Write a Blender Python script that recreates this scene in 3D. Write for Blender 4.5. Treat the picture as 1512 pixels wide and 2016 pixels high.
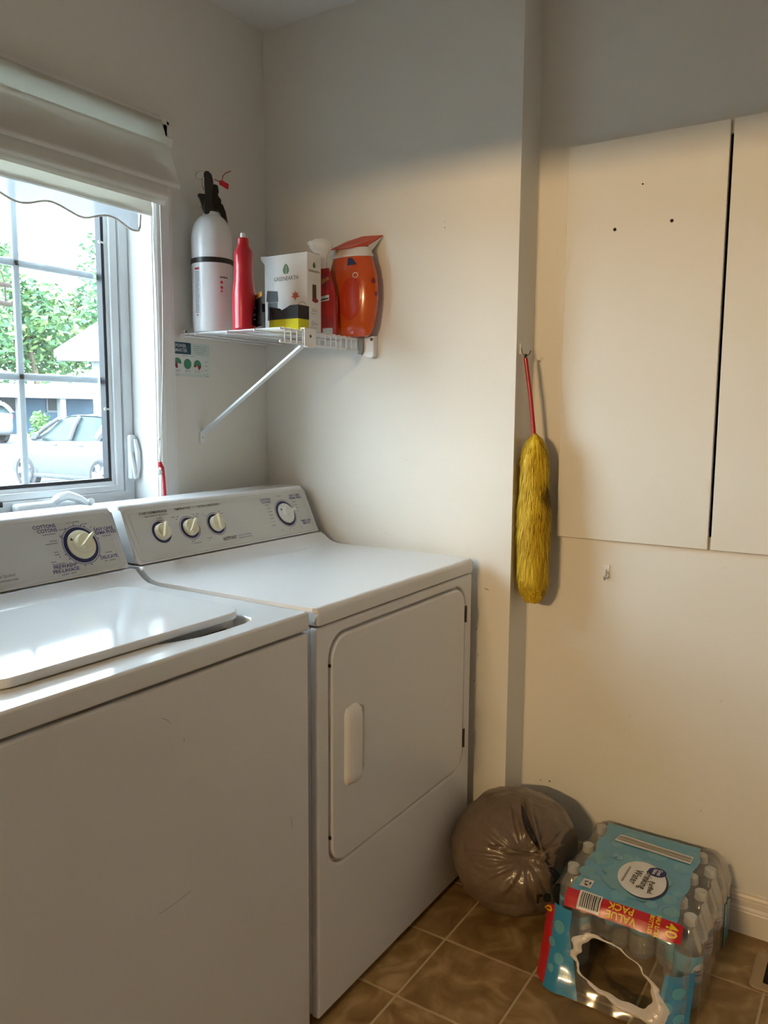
import bpy, bmesh, math, random
from math import sin, cos, pi, radians
from mathutils import Vector, Matrix, noise
from mathutils.bvhtree import BVHTree

for o in list(bpy.data.objects):
    bpy.data.objects.remove(o, do_unlink=True)
SC = bpy.context.scene
COL = SC.collection
R = random.Random(7)

# ------------------------------------------------------------------ camera
F_PX, CXP, CYP = 1578.46, 756.0, 1008.0
CAM = Vector((0, 0, 1.30))
PITCH, YAW, ROLL = .1223, .572, .0064
_fh = Vector((cos(YAW), sin(YAW), 0)); _r0 = Vector((_fh.y, -_fh.x, 0)); _up = Vector((0, 0, 1))
FWD = _fh*cos(PITCH) - _up*sin(PITCH); _u0 = _up*cos(PITCH) + _fh*sin(PITCH)
RGT = _r0*cos(ROLL) + _u0*sin(ROLL); UPV = _u0*cos(ROLL) - _r0*sin(ROLL)
cd = bpy.data.cameras.new('camera'); cam = bpy.data.objects.new('camera', cd); COL.objects.link(cam)
cd.sensor_fit = 'VERTICAL'; cd.sensor_height = 24; cd.lens = F_PX/2016*24; cd.clip_start = .02; cd.clip_end = 400
M = Matrix.Identity(4)
for i in range(3):
    M[i][0], M[i][1], M[i][2], M[i][3] = RGT[i], UPV[i], -FWD[i], CAM[i]
cam.matrix_world = M
SC.camera = cam

def on(axis, val, px, py):
    """the point of a pixel's ray on the plane (axis = val)"""
    d = FWD + RGT*((px-CXP)/F_PX) - UPV*((py-CYP)/F_PX)
    return CAM + d*((val-CAM[axis])/d[axis])

# ------------------------------------------------------------------ light
W = bpy.data.worlds.new('overcast_sky'); SC.world = W; W.use_nodes = True
bg = W.node_tree.nodes['Background']; bg.inputs[0].default_value = (.75, .91, 1, 1); bg.inputs[1].default_value = 16.0
def lamp(name, kind, loc, energy, color, **k):
    d = bpy.data.lights.new(name, kind); d.energy = energy; d.color = color
    for a, v in k.items():
        setattr(d, a, v)
    o = bpy.data.objects.new(name, d); o.location = loc; COL.objects.link(o); return o
# warm ceiling lamp in the hall beyond the doorway
hl = lamp('hall_lamp', 'AREA', (-3.2, .90, 2.13), 31, (1, .68, .33), shape='RECTANGLE', size=.60, size_y=.07, spread=radians(110))
hl.rotation_euler = (radians(88), 0, radians(-90))
VS = SC.view_settings
SC.display_settings.display_device = 'sRGB'
VS.view_transform = 'Standard'; VS.look = 'None'; VS.exposure = 0.30; VS.gamma = 1.0; VS.use_curve_mapping = False

# ------------------------------------------------------------------ materials
def mat(name, col, rough=.5, metal=0., spec=.5, coat=0., noise_s=0, noise_a=.0, bump=0., bump_s=60, emit=0, trans=0., sub=0.):
    m = bpy.data.materials.new(name); m.use_nodes = True
    nt = m.node_tree; b = nt.nodes['Principled BSDF']
    b.inputs['Base Color'].default_value = (*col, 1); b.inputs['Roughness'].default_value = rough
    b.inputs['Metallic'].default_value = metal; b.inputs['Specular IOR Level'].default_value = spec
    b.inputs['Coat Weight'].default_value = coat; b.inputs['Coat Roughness'].default_value = .08
    b.inputs['Transmission Weight'].default_value = trans
    if sub:
        b.inputs['Subsurface Weight'].default_value = sub; b.inputs['Subsurface Radius'].default_value = (.02, .01, .006)
    if emit:
        b.inputs['Emission Color'].default_value = (*col, 1); b.inputs['Emission Strength'].default_value = emit
    tc = nt.nodes.new('ShaderNodeTexCoord')
    if noise_s:
        n = nt.nodes.new('ShaderNodeTexNoise'); n.inputs['Scale'].default_value = noise_s; n.inputs['Detail'].default_value = 6
        nt.links.new(tc.outputs['Object'], n.inputs['Vector'])
        mx = nt.nodes.new('ShaderNodeMix'); mx.data_type = 'RGBA'
        mx.inputs[6].default_value = (*[c*(1-noise_a) for c in col], 1)
        mx.inputs[7].default_value = (*[min(1, c*(1+noise_a)) for c in col], 1)
        nt.links.new(n.outputs['Fac'], mx.inputs[0]); nt.links.new(mx.outputs[2], b.inputs['Base Color'])
    if bump:
        n2 = nt.nodes.new('ShaderNodeTexNoise'); n2.inputs['Scale'].default_value = bump_s; n2.inputs['Detail'].default_value = 3
        nt.links.new(tc.outputs['Object'], n2.inputs['Vector'])
        bp = nt.nodes.new('ShaderNodeBump'); bp.inputs['Strength'].default_value = bump; bp.inputs['Distance'].default_value = .004
        nt.links.new(n2.outputs['Fac'], bp.inputs['Height']); nt.links.new(bp.outputs[0], b.inputs['Normal'])
    return m

def clear(name, tint=(1, 1, 1), gloss=.10, rough=.05, milky=.0, edge=.35):
    """thin clear plastic or glass: lets light through, glossy towards the rim"""
    m = bpy.data.materials.new(name); m.use_nodes = True; nt = m.node_tree
    nt.nodes.clear(); N = nt.nodes.new
    out = N('ShaderNodeOutputMaterial'); t = N('ShaderNodeBsdfTransparent'); g = N('ShaderNodeBsdfGlossy'); d = N('ShaderNodeBsdfDiffuse')
    t.inputs[0].default_value = (*tint, 1); g.inputs['Roughness'].default_value = rough
    d.inputs[0].default_value = (.8, .82, .83, 1)
    lw = N('ShaderNodeLayerWeight'); lw.inputs['Blend'].default_value = .35
    mr = N('ShaderNodeMapRange'); mr.inputs['To Min'].default_value = gloss; mr.inputs['To Max'].default_value = gloss+edge
    nt.links.new(lw.outputs['Fresnel'], mr.inputs['Value'])
    a = N('ShaderNodeMixShader'); b = N('ShaderNodeMixShader')
    nt.links.new(mr.outputs[0], a.inputs[0]); nt.links.new(t.outputs[0], a.inputs[1]); nt.links.new(g.outputs[0], a.inputs[2])
    b.inputs[0].default_value = milky
    nt.links.new(a.outputs[0], b.inputs[1]); nt.links.new(d.outputs[0], b.inputs[2]); nt.links.new(b.outputs[0], out.inputs[0])
    return m

MT = {}
def mk(key, *a, **k):
    MT[key] = mat(key, *a, **k)
mk('wall_paint', (.80, .775, .715), .55, bump=.08, bump_s=220, noise_s=3, noise_a=.015)
mk('ceiling_paint', (.80, .79, .76), .8, bump=.15, bump_s=150)
mk('trim_white', (.82, .82, .80), .35)
mk('vinyl', (.80, .83, .85), .3)
mk('gasket', (.012, .013, .02), .5)
mk('muntin', (.55, .62, .66), .4)
mk('enamel', (.80, .80, .81), .22, coat=.25, bump=.03, bump_s=90)
mk('enamel_lid', (.78, .80, .82), .10, coat=.6, bump=.035, bump_s=45)
mk('console_grey', (.66, .65, .62), .42, bump=.04, bump_s=400)
mk('gap_shade', (.03, .027, .024), .8)
mk('cream', (.80, .73, .52), .35)
mk('knob_white', (.80, .80, .77), .3)
mk('navy', (.015, .025, .11), .5)
mk('ink', (.03, .03, .045), .6)
mk('ink_blue', (.02, .03, .20), .6)
mk('print_white', (.75, .76, .78), .5)
mk('chrome', (.6, .6, .6), .25, 1.)
mk('dark_metal', (.11, .105, .10), .4, .8)
mk('shelf_white', (.82, .83, .83), .3)
mk('brace_white', (.78, .83, .87), .3)
mk('grey_plastic', (.25, .25, .24), .5)
mk('ext_white', (.80, .80, .80), .28, coat=.3, bump=.1, bump_s=300)
mk('black_plastic', (.012, .012, .013), .38)
mk('red_plastic', (.52, .012, .028), .3, coat=.2)
mk('red_dark', (.30, .008, .02), .4)
mk('red_clear', (.45, .01, .015), .15, coat=.6)
mk('orange_tub', (.62, .085, .008), .18, coat=.6)
mk('tub_label', (.58, .045, .008), .18, coat=.6)
mk('orange_flap', (.60, .05, .012), .3)
mk('white_plastic', (.84, .84, .83), .25)
mk('milky', (.72, .66, .60), .3, sub=.3)
mk('carton', (.80, .79, .76), .5)
mk('carton_in', (.10, .07, .05), .9)
mk('maroon', (.25, .02, .035), .5)
mk('leaf_green', (.10, .20, .07), .5)
mk('leaf_red', (.55, .10, .05), .5)
mk('leaf_gold', (.55, .30, .06), .5)
mk('sponge_black', (.035, .037, .042), .9, bump=.5, bump_s=500)
mk('sponge_yellow', (.80, .72, .03), .85, bump=.5, bump_s=600)
mk('print_grey', (.30, .30, .31), .6)
mk('print_red', (.55, .04, .05), .6)
mk('teal', (.008, .07, .13), .5)
mk('sticker', (.62, .71, .66), .45)
mk('sticker_pale', (.74, .78, .75), .45)
mk('sticker_green', (.05, .26, .15), .5)
mk('sticker_red', (.22, .01, .03), .5)
mk('duster_yellow', (.72, .47, .010), .65, noise_s=9, noise_a=.25)
mk('duster_light', (.88, .64, .04), .55)
mk('duster_deep', (.50, .30, .008), .7)
mk('duster_core', (.40, .27, .006), .8)
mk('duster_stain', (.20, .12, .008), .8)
mk('handle_red', (.42, .01, .02), .3, coat=.3)
mk('panel_white', (.79, .765, .70), .5, bump=.06, bump_s=260)
mk('hole', (.01, .009, .008), .9)
mk('grout', (.56, .45, .28), .85, noise_s=40, noise_a=.15)
mk('baseboard', (.78, .72, .62), .4)
mk('bag', (.155, .112, .078), .33, noise_s=5, noise_a=.18, bump=.25, bump_s=28, coat=.15)
mk('bag_dark', (.016, .014, .016), .45)
mk('vent_tan', (.40, .29, .17), .45)
mk('fabric', (.76, .735, .70), .85, bump=.2, bump_s=700)
mk('cord', (.84, .82, .76), .7)
mk('red_ribbon', (.50, .004, .02), .6)
mk('film_blue', (.085, .35, .53), .22, coat=.7, noise_s=6, noise_a=.25)
mk('film_blue_deep', (.03, .28, .55), .22, coat=.7, noise_s=8, noise_a=.2)
mk('film_pale', (.24, .47, .57), .25, coat=.7)
mk('film_bubble', (.12, .40, .53), .25, coat=.7)
mk('film_red', (.55, .012, .02), .25, coat=.7)
mk('film_yellow', (.85, .62, .02), .3, coat=.5)
mk('film_white', (.80, .82, .84), .25, coat=.7)
mk('film_grey', (.30, .27, .24), .3, coat=.5)
mk('torn_white', (.75, .70, .66), .35, coat=.4)
mk('cap_white', (.80, .80, .78), .3)
mk('bottle_label', (.22, .50, .70), .4, noise_s=20, noise_a=.2)
mk('bottle_label_white', (.66, .70, .74), .4)
MT['glass'] = clear('glass', (.97, .99, 1), .03, .01, .04, .2)
MT['pet'] = clear('pet', (.99, .99, .99), .09, .06, .20, .42)
MT['film_clear'] = clear('film_clear', (.985, .99, .99), .08, .12, .045, .45)
MT['water'] = clear('water', (.98, .99, .99), .03, .03, .0, .25)
# outside
mk('asphalt', (.085, .085, .09), .9, noise_s=2, noise_a=.2)
mk('lawn', (.16, .27, .07), .9, noise_s=3, noise_a=.3)
mk('leaf_a', (.085, .19, .06), .6); mk('leaf_b', (.14, .24, .07), .6); mk('leaf_c', (.055, .14, .065), .6)
mk('bark', (.10, .075, .05), .9)
mk('siding_blue', (.07, .14, .21), .7); mk('siding_white', (.26, .275, .285), .7); mk('roof_grey', (.33, .34, .37), .9)
mk('car_silver', (.105, .115, .12), .35, .2, coat=.2); mk('car_white', (.22, .23, .235), .35, coat=.2)
mk('car_glass', (.018, .035, .038), .35, spec=.25); mk('tyre', (.035, .035, .038), .8); mk('alloy', (.48, .5, .52), .35, .6)
mk('car_trim', (.06, .065, .07), .6); mk('tail_red', (.55, .06, .06), .3)
mk('wood_brown', (.035, .02, .014), .8)

def tile_mat():
    m = bpy.data.materials.new('slate_tile'); m.use_nodes = True; nt = m.node_tree; b = nt.nodes['Principled BSDF']; N = nt.nodes.new
    tc = N('ShaderNodeTexCoord'); oi = N('ShaderNodeObjectInfo'); ad = N('ShaderNodeVectorMath'); ad.operation = 'MULTIPLY_ADD'
    cb = N('ShaderNodeCombineXYZ'); nt.links.new(oi.outputs['Random'], cb.inputs[0]); nt.links.new(oi.outputs['Random'], cb.inputs[1])
    ad.inputs[1].default_value = (1, 1, 1); sc = N('ShaderNodeVectorMath'); sc.operation = 'SCALE'; sc.inputs[3].default_value = 37.0
    nt.links.new(cb.outputs[0], sc.inputs[0]); nt.links.new(tc.outputs['Object'], ad.inputs[0]); nt.links.new(sc.outputs[0], ad.inputs[2])
    n = N('ShaderNodeTexNoise'); n.inputs['Scale'].default_value = 9; n.inputs['Detail'].default_value = 9; n.inputs['Distortion'].default_value = 1.6
    nt.links.new(ad.outputs[0], n.inputs['Vector'])
    cr = N('ShaderNodeValToRGB'); e = cr.color_ramp.elements
    e[0].position = .30; e[0].color = (.19, .107, .036, 1); e[1].position = .72; e[1].color = (.50, .35, .17, 1)
    k = cr.color_ramp.elements.new(.5); k.color = (.30, .185, .07, 1)
    nt.links.new(n.outputs['Fac'], cr.inputs[0]); nt.links.new(cr.outputs[0], b.inputs['Base Color'])
    n2 = N('ShaderNodeTexNoise'); n2.inputs['Scale'].default_value = 26; n2.inputs['Detail'].default_value = 5; n2.inputs['Distortion'].default_value = 1
    nt.links.new(ad.outputs[0], n2.inputs['Vector'])
    bp = N('ShaderNodeBump'); bp.inputs['Strength'].default_value = .25; bp.inputs['Distance'].default_value = .004
    nt.links.new(n2.outputs['Fac'], bp.inputs['Height']); nt.links.new(bp.outputs[0], b.inputs['Normal'])
    b.inputs['Roughness'].default_value = .42
    return m
MT['tile'] = tile_mat()

def fabric_sheer():
    m = bpy.data.materials.new('sheer_fabric'); m.use_nodes = True; nt = m.node_tree; nt.nodes.clear(); N = nt.nodes.new
    out = N('ShaderNodeOutputMaterial'); d = N('ShaderNodeBsdfDiffuse'); t = N('ShaderNodeBsdfTranslucent'); p = N('ShaderNodeBsdfTransparent')
    d.inputs[0].default_value = (.74, .72, .69, 1); t.inputs[0].default_value = (.55, .59, .62, 1)
    a = N('ShaderNodeMixShader'); b = N('ShaderNodeMixShader'); a.inputs[0].default_value = .5; b.inputs[0].default_value = .16
    nt.links.new(d.outputs[0], a.inputs[1]); nt.links.new(t.outputs[0], a.inputs[2]); nt.links.new(a.outputs[0], b.inputs[1]); nt.links.new(p.outputs[0], b.inputs[2])
    nt.links.new(b.outputs[0], out.inputs[0]); return m
MT['sheer'] = fabric_sheer()
def fabric_body(name, tr):
    m = bpy.data.materials.new(name); m.use_nodes = True; nt = m.node_tree; b0 = nt.nodes['Principled BSDF']; N = nt.nodes.new
    b0.inputs['Base Color'].default_value = (.86, .83, .79, 1); b0.inputs['Roughness'].default_value = .9
    t = N('ShaderNodeBsdfTranslucent'); t.inputs[0].default_value = (.86, .86, .78, 1); a = N('ShaderNodeMixShader'); a.inputs[0].default_value = tr
    nt.links.new(b0.outputs[0], a.inputs[1]); nt.links.new(t.outputs[0], a.inputs[2]); nt.links.new(a.outputs[0], nt.nodes['Material Output'].inputs[0]); return m
MT['shade_single'] = fabric_body('shade_single', .60)
MT['shade'] = fabric_body('shade_lined', .36)

# ------------------------------------------------------------------ builders
WL = {}          # world position of every object's origin
def M_(m):
    return MT[m] if isinstance(m, str) else m
def mesh_ob(name, me, m=None, parent=None, smooth=True, ang=35):
    if m is not None and not me.materials:
        me.materials.append(M_(m))
    if smooth and len(me.polygons):
        me.polygons.foreach_set('use_smooth', [True]*len(me.polygons)); me.set_sharp_from_angle(angle=radians(ang))
    vs = [v.co for v in me.vertices]
    c = Vector(((min(v.x for v in vs)+max(v.x for v in vs))/2, (min(v.y for v in vs)+max(v.y for v in vs))/2, min(v.z for v in vs)))
    me.transform(Matrix.Translation(-c))
    o = bpy.data.objects.new(name, me); COL.objects.link(o); WL[o.name] = c
    if m in ('enamel', 'enamel_lid', 'vinyl', 'console_grey', 'panel_white', 'carton', 'shelf_white') and len(me.polygons) > 6:
        w = o.modifiers.new('wn', 'WEIGHTED_NORMAL'); w.keep_sharp = True; w.weight = 100
    if parent:
        o.parent = parent; o.location = c - WL[parent.name]
    else:
        o.location = c
    return o
def ob(name, bm, m=None, parent=None, smooth=True, ang=35, fix=True, doubles=False):
    if doubles:
        bmesh.ops.remove_doubles(bm, verts=bm.verts, dist=1e-5)
    if fix:
        bmesh.ops.recalc_face_normals(bm, faces=bm.faces)
    me = bpy.data.meshes.new(name); bm.to_mesh(me); bm.free()
    return mesh_ob(name, me, m, parent, smooth, ang)
def thing(name, loc, label, cat, group=None):
    o = bpy.data.objects.new(name, None); COL.objects.link(o); o.location = loc; WL[o.name] = Vector(loc); o.empty_display_size = .05
    return tag(o, label, cat, group)
def tag(o, label=None, cat=None, group=None, kind=None):
    if label: o['label'] = label
    if cat: o['category'] = cat
    if group: o['group'] = group
    if kind: o['kind'] = kind
    return o
def struct(o, label=None):
    o['kind'] = 'structure'
    if label: o['label'] = label
    return o
def copy_tree(src, delta, parent=None):
    c = src.copy(); COL.objects.link(c)
    WL[c.name] = WL[src.name] + delta
    if parent: c.parent = parent
    else: c.location = src.location + delta
    for ch in list(src.children):
        copy_tree(ch, delta, c)
    return c
NB = bmesh.new
def box(bm, x0, x1, y0, y1, z0, z1, bev=0., seg=2, xf=None):
    r = bmesh.ops.create_cube(bm, size=1)
    vs = r['verts']
    for v in vs:
        v.co = Vector((x0+(v.co.x+.5)*(x1-x0), y0+(v.co.y+.5)*(y1-y0), z0+(v.co.z+.5)*(z1-z0)))
    if bev:
        es = list({e for v in vs for e in v.link_edges})
        g = bmesh.ops.bevel(bm, geom=es, offset=bev, segments=seg, affect='EDGES', profile=.5)
        vs = list({v for f in g['faces'] for v in f.verts} | {v for v in vs if v.is_valid})
    if xf:
        for v in vs: v.co = xf @ v.co
    return bm
def tube(bm, pts, r, seg=8, cap=True, rad=None):
    pts = [Vector(p) for p in pts]; rings = []
    n = len(pts); t0 = (pts[1]-pts[0]).normalized()
    ref = Vector((0, 0, 1)) if abs(t0.z) < .9 else Vector((1, 0, 0))
    u = t0.cross(ref).normalized()
    for i, p in enumerate(pts):
        t = (pts[min(i+1, n-1)]-pts[max(i-1, 0)]).normalized()
        u = (u - t*u.dot(t)).normalized(); w = t.cross(u)
        rr = rad[i] if rad else r
        rings.append([bm.verts.new(p + (u*cos(2*pi*k/seg)+w*sin(2*pi*k/seg))*rr) for k in range(seg)])
    for a, b in zip(rings, rings[1:]):
        for k in range(seg):
            bm.faces.new((a[k], a[(k+1) % seg], b[(k+1) % seg], b[k]))
    if cap:
        bm.faces.new(rings[0]); bm.faces.new(list(reversed(rings[-1])))
    return bm
def lathe(bm, prof, seg=32, xf=None, sx=1, sy=1, fn=None):
    """prof: (radius, height); xf places it; fn(angle, r, z) may return a new (x, y, z)"""
    rings = []
    for (r, z) in prof:
        if r < 1e-6:
            p = Vector((0, 0, z)); rings.append([bm.verts.new(xf @ p if xf else p)])
            continue
        ring = []
        for k in range(seg):
            a = 2*pi*k/seg
            p = Vector(fn(a, r, z)) if fn else Vector((r*cos(a)*sx, r*sin(a)*sy, z))
            ring.append(bm.verts.new(xf @ p if xf else p))
        rings.append(ring)
    for a, b in zip(rings, rings[1:]):
        if len(a) == 1 and len(b) == 1: continue
        for k in range(seg):
            k2 = (k+1) % seg
            if len(a) == 1: bm.faces.new((a[0], b[k2], b[k]))
            elif len(b) == 1: bm.faces.new((a[k], a[k2], b[0]))
            else: bm.faces.new((a[k], a[k2], b[k2], b[k]))
    for ring, flip in ((rings[0], True), (rings[-1], False)):
        if len(ring) > 1: bm.faces.new(list(reversed(ring)) if flip else ring)
    return bm
def prism(bm, poly, fn, d0, d1, bev=0.):
    """extrude polygon [(a, b)] from depth d0 to d1; fn(a, b, d) -> world"""
    A = [bm.verts.new(fn(a, b, d0)) for a, b in poly]; B = [bm.verts.new(fn(a, b, d1)) for a, b in poly]
    n = len(poly); f1 = bm.faces.new(A); f2 = bm.faces.new(list(reversed(B)))
    for i in range(n):
        bm.faces.new((A[i], B[i], B[(i+1) % n], A[(i+1) % n]))
    if bev:
        bmesh.ops.bevel(bm, geom=list(f1.edges)+list(f2.edges), offset=bev, segments=3, affect='EDGES', profile=.5)
    return bm
def rrect(x0, x1, y0, y1, r, n=6):
    pts = []
    for cx, cy, a0 in ((x1-r, y1-r, 0), (x0+r, y1-r, 90), (x0+r, y0+r, 180), (x1-r, y0+r, 270)):
        for k in range(n+1):
            a = radians(a0+90*k/n); pts.append((cx+r*cos(a), cy+r*sin(a)))
    return pts
def circ(cx, cy, r, n=32, ry=None, rot=0):
    ry = ry or r; o = []
    for k in range(n):
        a = 2*pi*k/n; x, y = r*cos(a), ry*sin(a)
        o.append((cx+x*cos(rot)-y*sin(rot), cy+x*sin(rot)+y*cos(rot)))
    return o
def curve_mesh(loops, t=0., bevel=0., res=2):
    cu = bpy.data.curves.new('tmp', 'CURVE'); cu.dimensions = '2D'; cu.fill_mode = 'BOTH'
    cu.extrude = max(t/2-bevel, 0); cu.bevel_depth = bevel; cu.bevel_resolution = res; cu.offset = -bevel if bevel else 0
    for lp in loops:
        s = cu.splines.new('POLY'); s.points.add(len(lp)-1); s.use_cyclic_u = True
        for p, (x, y) in zip(s.points, lp): p.co = (x, y, 0, 1)
    o = bpy.data.objects.new('tmp', cu); me = bpy.data.meshes.new_from_object(o)
    bpy.data.objects.remove(o); bpy.data.curves.remove(cu)
    return me
def remap(me, fn, cut=0.):
    bm = NB(); bm.from_mesh(me); bpy.data.meshes.remove(me)
    bmesh.ops.remove_doubles(bm, verts=bm.verts, dist=1e-6)
    if cut:
        for _ in range(3):
            es = [e for e in bm.edges if e.calc_length() > cut]
            if not es: break
            bmesh.ops.subdivide_edges(bm, edges=es, cuts=1)
            bmesh.ops.triangulate(bm, faces=[f for f in bm.faces if len(f.verts) > 4])
    for v in bm.verts: v.co = Vector(fn(v.co.x, v.co.y, v.co.z))
    return bm
def plate(name, loops, t, fn, m, parent=None, bevel=0., res=2):
    """flat plate with holes; local z runs -t/2..t/2 and fn(x, y, z) maps to world"""
    bm = remap(curve_mesh(loops, t, bevel, res), fn)
    return ob(name, bm, m, parent)
def decal(name, shapes, fn, m, parent, cut=0., join=False):
    """flat printed shapes: each item a list of loops, drawn on a surface through fn(x, y, h)"""
    if not join and len(shapes) > 1:
        return [decal(name, [s], fn, m, parent, cut) for s in shapes]
    bm = NB()
    for loops in shapes:
        b2 = remap(curve_mesh(loops if isinstance(loops[0][0], tuple) else [loops]), lambda x, y, z: (x, y, 0), cut)
        me = bpy.data.meshes.new('t'); b2.to_mesh(me); b2.free(); bm.from_mesh(me); bpy.data.meshes.remove(me)
    for v in bm.verts: v.co = Vector(fn(v.co.x, v.co.y, 0))
    o = ob(name, bm, m, parent, smooth=False, fix=False)
    if join: o['kind'] = 'stuff'
    return o
def text_mesh(s, size, align='CENTER', bold=0., sx=1., space=1.):
    cu = bpy.data.curves.new('tmp', 'FONT'); cu.body = s; cu.size = size; cu.align_x = align; cu.align_y = 'CENTER'; cu.offset = bold; cu.resolution_u = 2
    cu.space_character = space
    o = bpy.data.objects.new('tmp', cu); me = bpy.data.meshes.new_from_object(o); bpy.data.objects.remove(o); bpy.data.curves.remove(cu)
    if sx != 1: me.transform(Matrix.Diagonal((sx, 1, 1, 1)))
    return me
def lettering(name, items, fn, m, parent, cut=0.):
    """items: (string, x, y, size[, rot, bold, sx]), each its own lettering part"""
    for it in items:
        bm = NB()
        s, x, y, size = it[:4]; rot = it[4] if len(it) > 4 else 0; bold = it[5] if len(it) > 5 else 0; sx = it[6] if len(it) > 6 else 1
        me = text_mesh(s, size, bold=bold, sx=sx); me.transform(Matrix.Translation((x, y, 0)) @ Matrix.Rotation(rot, 4, 'Z'))
        if cut:
            b2 = remap(me, lambda a, b, c: (a, b, 0), cut); me = bpy.data.meshes.new('t'); b2.to_mesh(me); b2.free()
        bm.from_mesh(me); bpy.data.meshes.remove(me)
        for v in bm.verts: v.co = Vector(fn(v.co.x, v.co.y, 0))
        o = ob(name, bm, m, parent, smooth=False, fix=False)
    return o
def sheet(name, nu, nv, fn, m, parent=None, thick=0., skip=None, ang=60):
    """grid surface fn(u, v) for u, v in 0..1; skip(u, v) leaves holes"""
    bm = NB(); g = [[bm.verts.new(fn(i/nu, j/nv)) for j in range(nv+1)] for i in range(nu+1)]
    for i in range(nu):
        for j in range(nv):
            if skip and skip((i+.5)/nu, (j+.5)/nv): continue
            bm.faces.new((g[i][j], g[i+1][j], g[i+1][j+1], g[i][j+1]))
    bmesh.ops.delete(bm, geom=[v for v in bm.verts if not v.link_faces], context='VERTS')
    if thick:
        bmesh.ops.recalc_face_normals(bm, faces=bm.faces)
        bmesh.ops.solidify(bm, geom=bm.faces[:], thickness=thick)
    return ob(name, bm, m, parent, ang=ang)

# ------------------------------------------------------------------ room
XW, XR, YW, YE, CEIL = 1.975, 2.0915, 1.72, .864, 2.445
XB, YB, XH = -.90, -1.15, -4.3          # doorway wall, wall behind the camera, end of the hall
WX0, WX1, WZ0, WZ1 = .675, 1.517, 1.045, 2.005   # window opening
XZ = lambda y0: (lambda x, z, d: (x, y0-d, z))    # plate in a plane facing -Y
# floor: grout bed and single tiles
bm = NB(); box(bm, XH, XR+.1, YB-.1, YW+.1, -.06, -.0016)
floor = struct(ob('floor', bm, 'grout'), 'brown slate-look tiled floor with tan grout')
TS = .2317
bm = NB(); box(bm, -TS/2+.0028, TS/2-.0028, -TS/2+.0028, TS/2-.0028, -.008, 0, .0012, 1)
tile0 = ob('tile', bm, 'tile', floor)
me0 = tile0.data; bpy.data.objects.remove(tile0)
ix0 = math.floor((XB-1.645)/TS); n_t = 0
for i in range(ix0, 3):
    for j in range(-8, 5):
        cx, cy = 1.645+TS*(i+.5), .870+TS*(j+.5)
        if cx < .2 and cy < -.3: continue
        if cx+TS/2 > XR+.1 or cy+TS/2 > YW+.1 or cx < XB: continue
        t = bpy.data.objects.new('tile', me0); COL.objects.link(t); t.parent = floor
        t.location = Vector((cx, cy, -.008)) - WL[floor.name]; WL[t.name] = Vector((cx, cy, -.008)); n_t += 1
bm = NB(); box(bm, XH, XR+.1, YB-.1, YW+.15, CEIL, CEIL+.1)
struct(ob('ceiling', bm, 'ceiling_paint'), 'plain off-white ceiling')
# window wall (with the window opening)
struct(plate('wall_left', [[(XH, 0), (XW+.25, 0), (XW+.25, CEIL), (XH, CEIL)], [(WX0, WZ0), (WX1, WZ0), (WX1, WZ1), (WX0, WZ1)]], .16,
             lambda x, z, d: (x, YW+.08-d, z), 'wall_paint'), 'white painted wall with the window')
bm = NB(); box(bm, XW, XR+.2, YE, YW, 0, CEIL, 0)
struct(ob('wall_right', bm, 'wall_paint'), 'white painted wall beside the dryer, ending in a step')
# recessed wall with the cabinet opening
CY0, CY1, CZ0, CZ1 = .02, .745, 1.0, 1.955
struct(plate('wall_recess', [[(YB, 0), (YE+.002, 0), (YE+.002, CEIL), (YB, CEIL)], [(CY0, CZ0), (CY1, CZ0), (CY1, CZ1), (CY0, CZ1)]], .12,
             lambda y, z, d: (XR+.06-d, y, z), 'wall_paint'), 'set-back wall with two white cabinet doors')
bm = NB(); box(bm, XH, XR+.2, YB-.1, YB, 0, CEIL)
struct(ob('wall_back', bm, 'wall_paint'), 'white wall opposite the window')
# wall with the doorway to the hall
struct(plate('wall_front', [[(YB, 0), (-.05, 0), (-.05, 2.055), (1.10, 2.055), (1.10, 0), (YW, 0), (YW, CEIL), (YB, CEIL)]], .11,
             lambda y, z, d: (XB-.055-d, y, z), 'wall_paint'), 'white wall with the open doorway')
bm = NB(); box(bm, XH-.1, XH, YB-.1, YW+.1, 0, CEIL)
struct(ob('wall_hall', bm, 'wall_paint'), 'far wall of the hall')
# baseboards with moulded profile
bb = [(0, 0), (.014, 0), (.014, .058), (.0125, .061), (.0125, .066), (.010, .072), (.010, .086), (.0075, .089), (.0075, .094), (.0045, .100), (.0045, .104), (0, .108)]
bm = NB(); prism(bm, bb, lambda a, b, d: (XR-a, d, b), YB, YE)
struct(ob('baseboard_right', bm, 'baseboard', ang=20), 'moulded white baseboard on the set-back wall')
bm = NB(); prism(bm, bb, lambda a, b, d: (XW-a, d, b), YE, YW)
struct(ob('baseboard_corner', bm, 'baseboard', ang=20), 'moulded white baseboard beside the dryer')

# ------------------------------------------------------------------ window
win = bpy.data.objects.new('window_1', None); COL.objects.link(win); win.location = (1.096, YW, WZ0); WL[win.name] = Vector(win.location)
struct(win, 'white vinyl casement window with grid bars')
YFR = 1.81                                         # face of the vinyl frame
# casing on the wall (three mouldings)
cas = [(0, 0), (0, .012), (.006, .017), (.020, .019), (.024, .015), (.052, .015), (.056, .011), (.064, .011), (.068, 0)]
bm = NB(); prism(bm, cas, lambda a, b, d: (WX1+a, YW-b, d), WZ0-.02, WZ1+.068)
ob('casing', bm, 'trim_white', win, ang=20)
bm = NB(); prism(bm, cas, lambda a, b, d: (WX0-a, YW-b, d), WZ0-.02, WZ1+.068)
ob('casing', bm, 'trim_white', win, ang=20)
bm = NB(); prism(bm, cas, lambda a, b, d: (d, YW-b, WZ1+a), WX0-.068, WX1+.068)
ob('casing', bm, 'trim_white', win, ang=20)
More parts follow.
